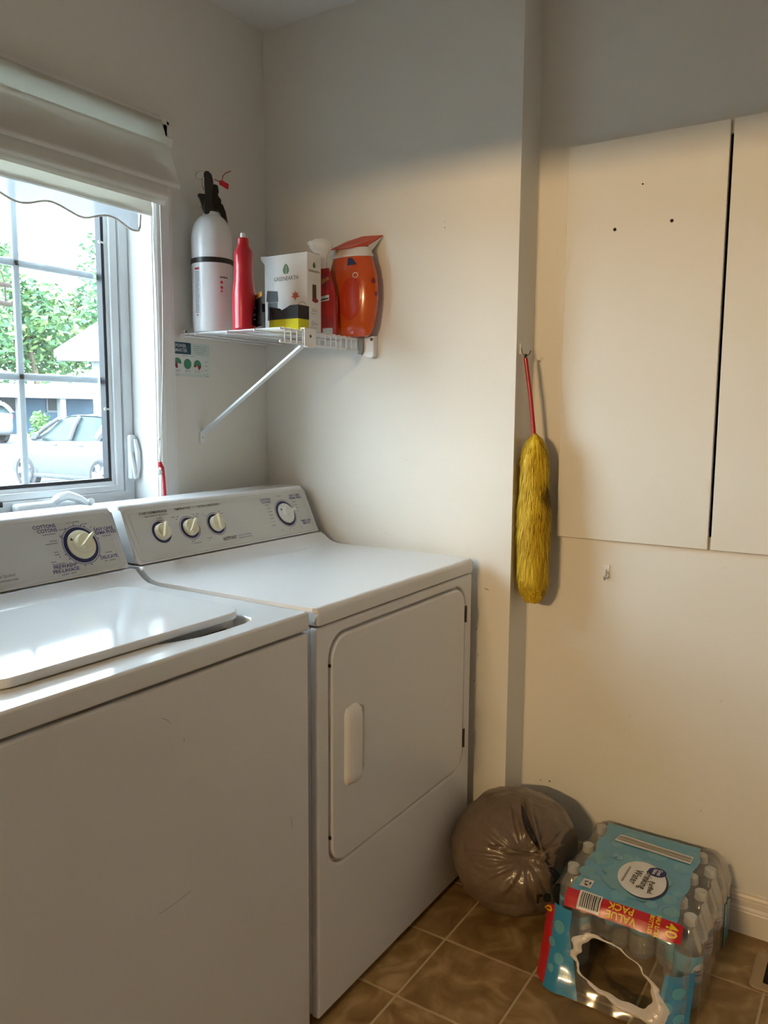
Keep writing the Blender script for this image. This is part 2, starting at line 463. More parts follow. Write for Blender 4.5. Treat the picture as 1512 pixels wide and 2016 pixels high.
# jambs, head and sill
bm = NB(); box(bm, WX1-.002, WX1+.03, YW-.004, YFR+.08, WZ0, WZ1); ob('jamb', bm, 'trim_white', win)
bm = NB(); box(bm, WX0-.03, WX0+.002, YW-.004, YFR+.08, WZ0, WZ1); ob('jamb', bm, 'trim_white', win)
bm = NB(); box(bm, WX0-.03, WX1+.03, YW-.004, YFR+.08, WZ1-.002, WZ1+.03); ob('head_jamb', bm, 'trim_white', win)
bm = NB(); box(bm, WX0-.02, WX1+.02, YW-.016, YFR+.08, WZ0-.02, WZ0, .003); ob('sill', bm, 'trim_white', win)
GX0, GX1, GZ0, GZ1 = .752, 1.440, 1.116, 1.93      # glass
def ring(x0, x1, z0, z1, w):
    return [[(x0, z0), (x1, z0), (x1, z1), (x0, z1)], [(x0+w, z0+w), (x1-w, z0+w), (x1-w, z1-w), (x0+w, z1-w)]]
def P2(y0): return lambda x, z, d: (x, y0-d, z)
plate('window_frame', [[(WX0, WZ0+.003), (WX1-.003, WZ0+.003), (WX1-.003, WZ1), (WX0, WZ1)], [(GX0-.045, GZ0-.035), (GX1+.045, GZ0-.035), (GX1+.045, GZ1+.045), (GX0-.045, GZ1+.045)]],
      .05, P2(YFR+.025), 'vinyl', win, .003)
sash = plate('sash', [[(GX0-.045, GZ0-.035), (GX1+.043, GZ0-.035), (GX1+.043, GZ1+.045), (GX0-.045, GZ1+.045)], [(GX0-.018, GZ0-.016), (GX1+.018, GZ0-.016), (GX1+.018, GZ1+.018), (GX0-.018, GZ1+.018)]],
      .04, P2(YFR+.026), 'vinyl', win, .004)
plate('screen_frame', ring(GX0-.020, GX1+.020, GZ0-.018, GZ1+.02, .012), .012, P2(YFR+.020), 'vinyl', sash, .002)
plate('gasket', ring(GX0-.009, GX1+.009, GZ0-.007, GZ1+.009, .010), .022, P2(YFR+.028), 'gasket', sash)
bm = NB(); box(bm, GX0-.005, GX1+.005, YFR+.040, YFR+.046, GZ0-.005, GZ1+.005)
ob('pane', bm, 'glass', sash)
for x in (.982, 1.212):
    bm = NB(); box(bm, x-.009, x+.009, YFR+.047, YFR+.056, GZ0, GZ1, .003); ob('grid_bar', bm, 'muntin', sash)
for z in (1.385, 1.661):
    bm = NB(); box(bm, GX0, GX1, YFR+.047, YFR+.056, z-.009, z+.009, .003); ob('grid_bar', bm, 'muntin', sash)
for z in (1.745, 1.307):                            # screen clips
    bm = NB(); tube(bm, [(1.427, YFR+.010, z), (1.438, YFR+.009, z), (1.448, YFR+.010, z-.002)], .0025, 6); lathe(bm, [(0, 0), (.004, 0), (.004, .004), (0, .004)], 10, Matrix.Translation((1.430, YFR+.012, z)) @ Matrix.Rotation(pi/2, 4, 'X'))
    ob('screen_clip', bm, 'vinyl', sash)
bm = NB(); box(bm, 1.100, 1.113, YFR-.006, YFR+.004, 1.070, 1.082, .002); ob('latch_button', bm, 'black_plastic', win)
# crank operator
bm = NB(); box(bm, 1.135, 1.300, YFR-.030, YFR+.002, 1.050, 1.076, .010, 3); crank = ob('crank_cover', bm, 'vinyl', win)
bm = NB(); tube(bm, [(1.235, YFR-.030, 1.075), (1.243, YFR-.040, 1.085), (1.262, YFR-.046, 1.089), (1.29, YFR-.050, 1.080), (1.316, YFR-.054, 1.063)], .01, 10, rad=[.011, .0125, .012, .010, .009])
lathe(bm, [(0, 0), (.0085, 0), (.010, .008), (.0085, .020), (0, .022)], 14, Matrix.Translation((1.318, YFR-.050, 1.062)) @ Matrix.Rotation(radians(60), 4, 'X'))
ob('crank_handle', bm, 'vinyl', crank)
# sash lock
bm = NB(); box(bm, 1.489, 1.509, YFR-.016, YFR+.002, 1.113, 1.237, .006, 3); lk = ob('sash_lock', bm, 'vinyl', win)
bm = NB(); tube(bm, [(1.503, YFR-.018, 1.225), (1.506, YFR-.024, 1.19), (1.506, YFR-.024, 1.15), (1.504, YFR-.020, 1.118)], .007, 8, rad=[.005, .008, .008, .006])
tube(bm, [(1.490, YFR-.016, 1.19), (1.492, YFR-.020, 1.16), (1.498, YFR-.022, 1.115)], .005, 8, rad=[.003, .006, .004])
ob('lock_lever', bm, 'vinyl', lk)

# ------------------------------------------------------------------ roman shade with cords
SX0, SX1 = .648, 1.548
shade = thing('roman_shade', (1.098, 1.69, 1.757), 'off-white fabric roman shade with scalloped hem, drawn up over the window', 'window shade')
bm = NB(); box(bm, SX0+.012, SX1-.018, 1.687, 1.702, 2.030, 2.066, .003); ob('head_rail', bm, 'shade', shade)
def fold(name, prof, x0, x1, wav, m, seed, thick=.0022):
    n = len(prof)-1
    def fn(u, v):
        k = min(int(v*n), n-1); t = v*n-k
        y = prof[k][0]*(1-t)+prof[k+1][0]*t; z = prof[k][1]*(1-t)+prof[k+1][1]*t
        fl = 1+.016*(prof[0][1]-z)/.19*(1 if u > .5 else -1)*abs(2*u-1)
        x = x0+(x1-x0)*u
        w = noise.noise(Vector((x*6+seed, z*4, seed)))*wav*v
        return (1.098+(x-1.098)*fl, y+w, z+noise.noise(Vector((x*5, seed*3, z*2)))*wav*.5*v)
    return sheet(name, 60, n*4, fn, m, shade, thick)
fold('shade_header', [(1.690, 2.058), (1.6835, 2.038), (1.676, 2.015), (1.6655, 1.984)], SX0, SX1-.014, .002, 'shade_single', 2.3)
fold('shade_panel', [(1.6665, 1.990), (1.662, 1.978), (1.655, 1.953), (1.639, 1.904), (1.632, 1.886), (1.634, 1.880), (1.650, 1.886)], SX0, SX1-.012, .004, 'shade', 1.3)
fold('shade_fold', [(1.655, 1.93), (1.648, 1.88), (1.645, 1.853), (1.649, 1.847), (1.662, 1.852)], SX0+.012, SX1-.040, .003, 'shade', 4.1)
fold('shade_fold', [(1.664, 1.90), (1.660, 1.862), (1.659, 1.842), (1.663, 1.837), (1.672, 1.842)], SX0+.012, SX1-.036, .003, 'shade', 6.2)
fold('shade_liner', [(1.673, 1.960), (1.672, 1.88), (1.672, 1.84), (1.671, 1.806), (1.675, 1.804)], SX0+.02, SX1-.075, .004, 'shade', 8.7)
def hemz(x): return 1.769+.0095*cos((x-1.424+.0775)*2*pi/.157) - .002
HX1 = SX1-.108
sheet('scalloped_valance', 120, 6, lambda u, v: (SX0+.05+(HX1-SX0-.05)*u, 1.677+.003*sin(u*40), 1.815+(hemz(SX0+.05+(HX1-SX0-.05)*u)-1.815)*v), 'sheer', shade, .0012)
bm = NB(); tube(bm, [(x, 1.676+.003*sin((x-SX0-.05)/(HX1-SX0-.05)*40), hemz(x)) for x in [SX0+.05+(HX1-SX0-.05)*k/120 for k in range(121)]] + [(HX1+.004, 1.677, hemz(HX1)+.01), (HX1+.007, 1.677, 1.80)], .0026, 6)
ob('scallop_trim', bm, 'fabric', shade)
def cordpts(a, b, sag, n=14):
    a, b = Vector(a), Vector(b)
    return [a.lerp(b, k/n)+Vector((0, 0, 0))+Vector((sag*sin(pi*k/n), 0, 0)) for k in range(n+1)]
bm = NB(); tube(bm, cordpts((1.492, 1.685, 1.83), (1.497, 1.688, 1.228), .006), .0013, 6); tube(bm, cordpts((1.497, 1.688, 1.228), (1.495, 1.686, 1.160), .0), .0013, 6)
ob('pull_cord', bm, 'cord', shade)
bm = NB(); tube(bm, cordpts((1.524, 1.69, 1.86), (1.497, 1.686, 1.160), .010), .0013, 6); ob('pull_cord', bm, 'cord', shade)
bm = NB(); bmesh.ops.create_icosphere(bm, subdivisions=2, radius=.0045, matrix=Matrix.Translation((1.497, 1.688, 1.228))); ob('cord_knot', bm, 'cord', shade)
bm = NB(); lathe(bm, [(0, 0), (.006, .001), (.0085, .006), (.0085, .010), (.006, .015), (0, .017)], 16, Matrix.Translation((1.490, 1.683, 1.131))); ob('cord_bead', bm, 'white_plastic', shade)
bm = NB(); tube(bm, [(1.496, 1.686, 1.165), (1.494, 1.684, 1.152)], .006, 10); tube(bm, [(1.497, 1.684, 1.160), (1.502, 1.682, 1.150), (1.505, 1.682, 1.12), (1.507, 1.682, 1.08), (1.506, 1.682, 1.04)], .0042, 8)
tag(ob('ribbon', bm, 'red_ribbon', shade), 'red ribbon tied to the white cords')

# ------------------------------------------------------------------ washer and dryer
YF, YBK = .9595, 1.655
CV, CN = Vector((0, .4727, .8812)), Vector((0, -.8812, .4727))
CA = Vector((0, 1.483, .943))
def face(x, s, h):                                   # on the slanted console face
    p = CA + CV*s + CN*h; return (x, p.y, p.z)
def arc(cx, cy, r, a0, a1, n=6):
    return [(cx+r*cos(radians(a0+(a1-a0)*k/n)), cy+r*sin(radians(a0+(a1-a0)*k/n))) for k in range(n+1)]
def console(parent, x0, x1):
    top = CA + CV*.146
    prof = [(CA.y, CA.z), (top.y-.004, top.z-.008)] + arc(top.y+.008, top.z-.006, .0125, 150, 90, 4) + [(YBK-.01, top.z+.0065), (YBK, top.z-.003), (YBK, CA.z)]
    bm = NB(); prism(bm, prof, lambda a, b, d: (d, a, b), x0, x1, .006)
    c = ob('console', bm, 'enamel', parent)
    plate('control_panel', [rrect(x0+.008, x1-.008, .004, .140, .012)], .003, lambda x, s, d: face(x, s, d+.0005), 'console_grey', c, .001)
    # raised frame line round the printed panel
    ins = .020
    lo = [rrect(x0+ins, x1-ins, .014, .130, .008), rrect(x0+ins+.0016, x1-ins-.0016, .0156, .1284, .0065)]
    plate('panel_bead', lo, .0012, lambda x, s, d: face(x, s, d+.0022), 'console_grey', c)
    return c
def annulus(cx, cy, r1, r0, n=40): return [circ(cx, cy, r1, n), circ(cx, cy, r0, n)]
def fprint(x, s, d): return face(x, s, .0024)
def knob(name, parent, cx, cs, r, h, m, ang, skirt=None):
    base = Matrix.Translation(face(cx, cs, .002)) @ Matrix((( 1, 0, 0, 0), (0, CV.y, CN.y, 0), (0, CV.z, CN.z, 0), (0, 0, 0, 1)))
    bm = NB(); k = None
    if skirt:
        lathe(bm, [(0, 0), (skirt, 0), (skirt, .004), (skirt-.002, .006), (r+.001, .008), (0, .008)], 40, base)
        k = ob(name, bm, m, parent); bm = NB()
    z0 = .006 if skirt else 0
    lathe(bm, [(0, z0), (r, z0), (r*.97, h*.72), (r*.9, h*.86), (0, h*.9)], 36, base)
    bx = base @ Matrix.Rotation(radians(ang), 4, 'Z')
    poly = [(-r*.92, -.0042), (r*1.05, -.0036), (r*1.14, 0), (r*1.05, .0036), (-r*.92, .0042)]
    A = prism(bm, poly, lambda a, b, d: bx @ Vector((a, b, d)), h*.5, h*1.35, .0015)
    if k:
        ob('knob_cap', bm, m, k); decal('pointer', [[(-skirt+.004, -.004), (-skirt+.004, .004), (-skirt+.011, 0)]], lambda x, y, z: base @ (Matrix.Rotation(radians(-28), 3, 'Z') @ Vector((x, y, .0078))), 'ink', k)
        return k
    k = ob(name, bm, m, parent)
    return k
def bars(rows):
    """tiny unreadable print: thin strokes"""
    sh = []
    for x, s, w, t in rows:
        n = max(2, int(w/.0042)); x0 = x-w/2
        for i in range(n):
            if R.random() < .12: continue
            sh.append([(x0+i*w/n, s-t/2), (x0+(i+.8)*w/n, s-t/2), (x0+(i+.8)*w/n, s+t/2), (x0+i*w/n, s+t/2)])
    return sh

# ---- dryer
DX0, DX1 = 1.243, 1.940
dry = thing('clothes_dryer', ((DX0+DX1)/2, 1.3, 0), 'white front-loading clothes dryer with four dials, in the corner beside the wall', 'dryer')
DKZ, LBZ = .911, .873
bm = NB(); box(bm, DX0+.002, DX1-.003, YF+.014, YBK, .012, LBZ-.003, .010, 3); ob('cabinet', bm, 'enamel', dry)
door_l = rrect(1.291, 1.893, .337, .841, .052, 10)
def grow(l, d):
    cx = sum(p[0] for p in l)/len(l); cz = sum(p[1] for p in l)/len(l)
    x1 = max(p[0] for p in l); x0 = min(p[0] for p in l); z1 = max(p[1] for p in l); z0 = min(p[1] for p in l)
    return [(cx+(x-cx)*(1+2*d/(x1-x0)), cz+(z-cz)*(1+2*d/(z1-z0))) for x, z in l]
plate('front_panel', [rrect(DX0+.002, DX1-.003, .012, LBZ-.003, .006), grow(door_l, .005)], .020, lambda x, z, d: (x, YF+.010-d, z), 'enamel', dry, .006, 3)
hp = rrect(1.372, 1.408, .508, .664, .014)
door = plate('door', [door_l, hp], .020, lambda x, z, d: (x, YF+.007-d, z), 'enamel', dry, .006, 3)
bm = NB(); box(bm, 1.365, 1.415, YF+.012, YF+.016, .50, .672); ob('handle_pocket', bm, 'enamel', door)
hprof = [(1.334, .002), (1.335, -.012), (1.341, -.022), (1.352, -.028), (1.370, -.032), (1.380, -.033), (1.381, -.030), (1.376, -.020), (1.373, .002)]
bm = NB()
NZ = 14
rings = []
for k in range(NZ+1):
    t = k/NZ; z = .497+(.680-.497)*t
    e = min(t, 1-t)*NZ/1.6; sc = min(1, .25+.75*math.sin(min(e, 1)*pi/2))
    zz = z + (.006*(1-min(e, 1)) if t < .5 else -.006*(1-min(e, 1)))
    rings.append([bm.verts.new((x+(1-sc)*(1.356-x)*.35, YF-.003+(y*.5)*sc, zz+(x-1.334)*(.12 if t > .5 else -.10)*(1 if e < 1.2 else 0))) for x, y in hprof])
for a, b in zip(rings, rings[1:]):
    for k in range(len(hprof)-1): bm.faces.new((a[k], a[k+1], b[k+1], b[k]))
    bm.faces.new((a[-1], a[0], b[0], b[-1]))
bm.faces.new(rings[0]); bm.faces.new(list(reversed(rings[-1])))
ob('handle', bm, 'enamel', door, ang=50)
for z0, z1 in ((.742, .786), (.390, .440)):
    bm = NB()
    for k in range(4):
        a = z0+(z1-z0)*k/4; tube(bm, [(1.8975, YF-.003, a), (1.8975, YF-.003, a+(z1-z0)/4-.0015)], .0032, 10)
    box(bm, 1.8975, 1.906, YF-.002, YF+.001, z0, z1)
    ob('hinge', bm, 'dark_metal', dry)
for z in (.782, .405):
    bm = NB(); box(bm, 1.2865, 1.2905, YF-.001, YF+.006, z-.003, z+.003); ob('door_bumper', bm, 'hole', dry)
def top_profile():
    return [(YBK, LBZ), (YF+.004, LBZ), (YF-.002, LBZ+.002)] + arc(YF+.010, DKZ-.012, .012, 180, 90, 5) + [(1.40, DKZ)] + arc(1.412, DKZ+.075, .075, 270, 323, 8) + [(CA.y, CA.z-.003), (YBK, CA.z-.003)]
bm = NB(); prism(bm, top_profile(), lambda a, b, d: (d, a, b), DX0, DX1, .009); ob('top', bm, 'enamel', dry)
con = console(dry, DX0+.001, DX1-.002)
K = [(1.344, .071), (1.437, .071), (1.531, .071), (1.817, .070)]
decal('dial_ring', [annulus(x, s, .0285, .0215) for x, s in K[:3]] + [annulus(*K[3], .0395, .0315)], fprint, 'navy', con)
decal('dial_outline', [annulus(x, s, .0325, .0312) for x, s in K[1:3]] + [annulus(*K[3], .0435, .0422)], fprint, 'ink_blue', con)
knob('knob', con, *K[0], .0215, .015, 'cream', 62); knob('knob', con, *K[1], .0215, .015, 'cream', 48); knob('knob', con, *K[2], .0215, .015, 'cream', 78)
knob('timer_knob', con, *K[3], .019, .020, 'knob_white', 12, .031)
lettering('lettering', [('START/DÉMARRAGE', 1.340, .1250, .0098, 0, .0002), ('Super Capacity/Capacité Plus', 1.346, .1165, .0062), ('TEMPERATURE', 1.436, .1250, .0085, 0, .0001), ('EXTRA CARE/SOINS +', 1.532, .1250, .0085, 0, .0001),
                        ('HOTPOINT', 1.560, .0255, .0125, 0, .0003, .8)], fprint, 'ink', con)
lettering('lettering', [('COTTONS', 1.752, .1200, .0095, 0, .0002), ('COTONS', 1.752, .1115, .0095, 0, .0002), ('EASY CARE', 1.886, .1225, .0095, 0, .0002), ('PERMA PRESS', 1.886, .1140, .0095, 0, .0002),
                        ('TIMED DRY', 1.892, .0380, .0095, 0, .0002), ('MINUTÉ', 1.892, .0300, .0095, 0, .0002), ('Commercial Quality/', 1.618, .0290, .0062), ('Qualité commerciale', 1.618, .0220, .0062)], fprint, 'ink_blue', con)
lettering('lettering', [('START', 1.352, .1078, .0060), ('DÉPART', 1.352, .1010, .0060), ('8 Cycles', 1.817, .1265, .0060)], fprint, 'ink', con)
rows = [(1.405, .1055, .03, .0026), (1.408, .099, .012, .0026), (1.474, .1055, .022, .0026), (1.474, .099, .01, .0026), (1.490, .036, .018, .0026), (1.490, .030, .010, .0026), (1.432, .0345, .012, .0026), (1.440, .0285, .034, .0026),
        (1.500, .104, .008, .0026), (1.500, .098, .012, .0026), (1.558, .104, .006, .0026), (1.562, .098, .014, .0026)]
for k in range(7):
    rows.append((1.755-.002*abs(k-2), .103-.0105*k, .016, .0026)); rows.append((1.873, .102-.010*k, .016 if k < 3 else .004, .0026))
for k in range(6): rows.append((1.775+.017*k, .021-.001*(k % 2), .006, .0026))
decal('small_print', bars(rows), fprint, 'print_grey', con, join=True)

# ---- washer
WA0, WA1 = .533, 1.220
wash = thing('washing_machine', ((WA0+WA1)/2, 1.3, 0), 'white top-loading washing machine with one large dial, under the window', 'washing machine')
bm = NB(); box(bm, WA0+.002, WA1-.002, YF+.004, YBK, .012, LBZ-.005, .008, 3); ob('cabinet', bm, 'enamel', wash)
bm = NB(); box(bm, WA0+.0015, WA1-.0015, YF, YF+.03, .014, LBZ-.004, .006, 3); ob('front_panel', bm, 'enamel', wash)
DZ2 = LBZ+.014
tp = [(YBK, LBZ), (YF+.012, LBZ+.001), (YF+.012, DZ2), (1.385, DZ2), (1.385, DKZ)] + arc(1.405, DKZ+.075, .075, 270, 323, 8) + [(CA.y, CA.z-.003), (YBK, CA.z-.003)]
bm = NB(); prism(bm, tp, lambda a, b, d: (d, a, b), WA0+.0005, WA1-.0005, .003); top = ob('top', bm, 'enamel', wash)
well = [(.90, 1.034), (.935, 1.020), (.975, 1.0085), (1.03, 1.006), (1.085, 1.008), (1.108, 1.014), (1.120, 1.026), (1.121, 1.045), (1.112, 1.060), (1.09, 1.066), (.93, 1.066), (.90, 1.05)]
plate('deck', [rrect(WA0, WA1, YF-.001, 1.392, .004), well], DKZ-LBZ-.001, lambda x, y, d: (x, y, (DKZ+LBZ+.001)/2+d), 'enamel_lid', wash, .005, 3)
bm = NB(); box(bm, .95, 1.09, 1.030, 1.06, DZ2-.001, DZ2+.004); ob('lid_gap_shade', bm, 'gap_shade', wash)  # dark block in the finger well, painting the shade deep under the lid
lid_l = rrect(.600, 1.134, 1.030, 1.402, .040, 10)
lid_l = [(x-(.022*max(0, (1.12-y)/.09) if x > 1.0 and y < 1.12 else 0), y) for x, y in lid_l]
plate('lid', [lid_l], .015, lambda x, y, d: (x, y, DKZ+.0088+d-.002*(y-1.03)), 'enamel_lid', wash, .004, 3)
for pts in (((313, 1800), (340, 1782), (376, 1754)), ((572, 1607), (575, 1618), (575, 1632)), ((318, 1414), (330, 1418), (336, 1425)), ((362, 1452), (363, 1460))):
    q_ = [on(1, YF-.0004, *p) for p in pts]; bm = NB(); tube(bm, q_, .0004, 4); ob('scratch', bm, 'print_grey', wash)
con = console(wash, WA0+.001, WA1-.001)
kx, ks = 1.113, .071
decal('dial_ring', [annulus(kx, ks, .0425, .034)], fprint, 'navy', con)
decal('dial_outline', [annulus(kx, ks, .0465, .0452)], fprint, 'ink_blue', con)
knob('timer_knob', con, kx, ks, .0215, .024, 'cream', 38, .034)
lettering('lettering', [('COTTONS', 1.040, .1235, .0115, 0, .0002), ('COTONS', 1.044, .1135, .0115, 0, .0002), ('EASY CARE', 1.184, .1010, .0105, 0, .0002), ('PERMA PRESS', 1.184, .0920, .0105, 0, .0002),
                        ('DELICATE', 1.172, .0330, .0105, 0, .0002), ('PREWASH/', 1.056, .0290, .0115, 0, .0002), ('PRE-LAVAGE', 1.056, .0190, .0115, 0, .0002)], fprint, 'ink_blue', con)
lettering('lettering', [('12 Cycles', 1.111, .1265, .0085), ('Commercial Quality/', .905, .0300, .0085), ('Qualité commerciale', .908, .0205, .0085), ('HOTPOINT', .825, .0255, .0150, 0, .0003, .8)], fprint, 'ink', con)
rows = [(1.046, .1050, .032, .0028), (1.186, .0835, .026, .0028), (1.172, .0245, .030, .0028), (1.060, .0105, .036, .0028), (1.080, .1120, .016, .0028), (1.082, .1060, .010, .0028), (1.135, .1190, .024, .0028), (1.150, .1130, .010, .0028), (1.160, .1085, .018, .0028),
        (1.050, .0890, .018, .0028), (1.044, .0830, .030, .0028), (1.042, .0630, .020, .0028), (1.048, .0570, .012, .0028), (1.050, .0510, .009, .0028), (1.036, .0420, .018, .0028), (1.044, .0360, .030, .0028), (1.176, .0440, .018, .0028), (1.072, .098, .008, .0028), (1.074, .092, .008, .0028)]
decal('small_print', bars(rows), fprint, 'print_grey', con, join=True)
decal('dial_marks', [circ(kx+.049*cos(radians(a)), ks+.049*sin(radians(a)), .0016, 8) for a in (92, 70, 120, 10, 200, 215, 150, 235, 260, 280, -40, 60)], fprint, 'ink_blue', con, join=True)

# ------------------------------------------------------------------ cabinet set into the wall
PZ0, PZ1, XP = .971, 1.983, XR-.018
cab = thing('wall_cabinet', (XR, .38, PZ0), 'shallow cabinet set into the wall, closed by two tall plain white doors', 'cabinet')
bm = NB()
box(bm, XR+.004, XR+.115, CY0+.002, CY1-.002, CZ0+.002, CZ1-.002)
bm.faces.ensure_lookup_table()
bmesh.ops.delete(bm, geom=[f for f in bm.faces if f.calc_center_median().x < XR+.006], context='FACES')
bmesh.ops.reverse_faces(bm, faces=bm.faces)
ob('cabinet_box', bm, 'hole', cab, smooth=False, fix=False)
for y0, y1 in ((.386, .7757), (-.012, .3785)):
    bm = NB(); box(bm, XP, XR-.001, y0, y1, PZ0, PZ1, .0012, 1); d = ob('door', bm, 'panel_white', cab)
    if y0 > 0:
        for y, z, r in ((.648, 1.764, .0042), (.509, 1.769, .0042), (.583, 1.865, .0022)):
            bm = NB(); lathe(bm, [(0, 0), (r, 0), (r, .002), (0, .002)], 14, Matrix.Translation((XP-.0006, y, z)) @ Matrix.Rotation(pi/2, 4, 'Y')); ob('screw_hole', bm, 'hole', d)
# scuffs and nail marks on the walls
wr_, wc_ = bpy.data.objects['wall_right'], bpy.data.objects['wall_recess']
for ob_, xv, marks in ((wr_, XW, ((876, 448, .003, .003, 'dark_metal'), (876, 436, .002, .002, 'dark_metal'), (958, 1160, .016, .003, 'print_grey'), (938, 1238, .003, .010, 'print_grey'), (941, 1290, .002, .012, 'print_grey'), (934, 1340, .003, .008, 'print_grey'), (760, 1050, .014, .002, 'console_grey'), (800, 905, .016, .002, 'console_grey'))),
                       (wc_, XR, ((1082, 1538, .004, .006, 'dark_metal'), (1064, 1536, .003, .004, 'dark_metal'), (1076, 1562, .002, .003, 'dark_metal'), (1380, 1596, .004, .003, 'print_grey'), (1428, 1118, .008, .002, 'console_grey'), (1240, 1410, .002, .014, 'console_grey'), (1420, 1380, .003, .010, 'console_grey')))):
    for px, py, w, h, m in marks:
        c = on(0, xv-.0006, px, py)
        decal('scuff', [circ(c.y, c.z, w/2, 8, h/2, .3)], lambda a, b, d: (xv-.0006, a, b), m, ob_)

# ------------------------------------------------------------------ small hooks and the duster
hk = thing('adhesive_hook', (XR-.004, .638, .868), 'small white adhesive hook with a metal prong, below the cabinet doors', 'hook')
plate('hook_plate', [[(.629, .905), (.647, .905), (.645, .888), (.641, .879), (.635, .879), (.631, .888)]], .005, lambda y, z, d: (XR-.003-d, y, z), 'white_plastic', hk, .001)
bm = NB(); tube(bm, [(XR-.006, .638, .892), (XR-.008, .638, .880), (XR-.012, .638, .868), (XR-.020, .638, .866), (XR-.024, .638, .874)], .0017, 8); ob('hook_prong', bm, 'chrome', hk)
bm = NB(); tube(bm, [(XR-.006, .637+.007*cos(a), .877+.009*sin(a)) for a in [radians(100+18*k) for k in range(15)]], .0008, 6); ob('wire_ring', bm, 'chrome', hk)
hx, hz = 2.004, 1.461
h2 = thing('cup_hook', (hx, YE-.004, hz-.012), 'bent wire hook on the wall step, holding the yellow duster', 'hook')
plate('hook_plate', [rrect(hx-.008, hx+.008, hz-.004, hz+.024, .003)], .003, lambda x, z, d: (x, YE-.0015-d, z), 'white_plastic', h2)
bm = NB(); tube(bm, [(hx-.003, YE-.002, hz+.014), (hx-.003, YE-.008, hz-.004), (hx, YE-.016, hz-.010), (hx+.006, YE-.022, hz-.004), (hx+.010, YE-.024, hz+.006)], .0012, 8); ob('hook_wire', bm, 'dark_metal', h2)
dus = thing('feather_duster', (hx, YE-.05, .79), 'fluffy yellow duster with a red handle, hanging from the wall step', 'duster')
top_d = Vector((hx+.001, YE-.014, 1.447)); mid_d = Vector((hx+.003, YE-.046, 1.252)); bot_d = Vector((hx+.004, YE-.052, .792))
bm = NB(); tube(bm, [top_d, top_d.lerp(mid_d, .5), mid_d-Vector((0, 0, .03))], .0056, 12); ob('handle', bm, 'handle_red', dus)
bm = NB(); tube(bm, [top_d+Vector((0, .001, 0)), top_d+Vector((0, .001, .006)), top_d+Vector((0, -.002, .010))], .0035, 10); ob('handle_tip', bm, 'black_plastic', dus)
def dr(t):     # radius of the fluff along its length
    return .047*min(1, (t/.12)**.55 if t < .12 else 1)*(1-.07*sin(t*9))*min(1, ((1-t)/.10)**.5 if t > .9 else 1)*(.86+.16*t)
core = NB(); lathe(core, [(0, 0)]+[(dr(t)*.62, -t*.46) for t in [.02+.96*k/30 for k in range(31)]]+[(0, -.46)], 20, Matrix.Translation(mid_d+Vector((0, 0, .002))))
ob('core', core, 'duster_core', dus)
verts, faces = [], []
verts2, faces2 = [], []
verts3, faces3 = [], []
verts4, faces4 = [], []
rg = random.Random(3)
for k in range(13000):
    t = rg.random()**.95*.985+.005; a = rg.random()*2*pi
    p0 = mid_d.lerp(bot_d, t) + Vector((cos(a), sin(a), 0))*dr(t)*.55
    n = Vector((cos(a), sin(a), 0)); ln = .030+.022*rg.random()
    cl = noise.noise(Vector((a*1.6, t*11, 2.1)))
    lean = Vector((rg.uniform(-.3, .3)+.35*cl, rg.uniform(-.3, .3)-.3*cl, -1.6+.5*rg.random()-.4*cl))
    d1 = (n*1.0+lean*.75).normalized(); d2 = (n*.25+lean).normalized()
    if t > .93: d2 = (n*.8+Vector((0, 0, -.8))).normalized()
    if t < .06: d2 = (n*.5+lean).normalized()
    p1 = p0+d1*ln*.45; p2 = p1+d2*ln*.9
    for q_ in (p1, p2):                          # keep the silky outline
        tt = max(0, min(1, (mid_d.z-q_.z)/.46)); ax = mid_d.lerp(bot_d, tt); rd = Vector((q_.x-ax.x, q_.y-ax.y, 0)); mx_ = dr(min(tt, .975))*(.88+.24*rg.random()+.16*cl+(.35*rg.random() if rg.random() < .10 else 0))
        if rd.length > mx_: rd *= mx_/rd.length; q_.x, q_.y = ax.x+rd.x, ax.y+rd.y
        q_.z = max(q_.z, bot_d.z-.006+.055*(rd.length/.047)**2)
    # stay inside the outline and off the walls
    side = Vector((-sin(a), cos(a), 0))*(.00085+.0007*rg.random())
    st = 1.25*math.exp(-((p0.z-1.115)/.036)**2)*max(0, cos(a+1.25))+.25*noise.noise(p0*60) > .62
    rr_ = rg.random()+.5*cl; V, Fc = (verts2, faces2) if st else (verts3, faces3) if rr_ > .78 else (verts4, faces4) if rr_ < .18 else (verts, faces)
    i = len(V); V += [p0-side, p0+side, p1-side*1.1, p1+side*1.1, p2]; Fc += [(i, i+1, i+3, i+2), (i+2, i+3, i+4)]
def lim(v):
    return Vector((min(v.x, XR-.003), min(v.y, YE-.0025), v.z))
for nm, V, Fc, m in (('fluff', verts, faces, 'duster_yellow'), ('stained_fluff', verts2, faces2, 'duster_stain'), ('fluff', verts3, faces3, 'duster_light'), ('fluff', verts4, faces4, 'duster_deep')):
    me = bpy.data.meshes.new(nm); me.from_pydata([lim(v) for v in V], [], Fc); o = mesh_ob(nm, me, m, dus, smooth=False); o['kind'] = 'stuff'

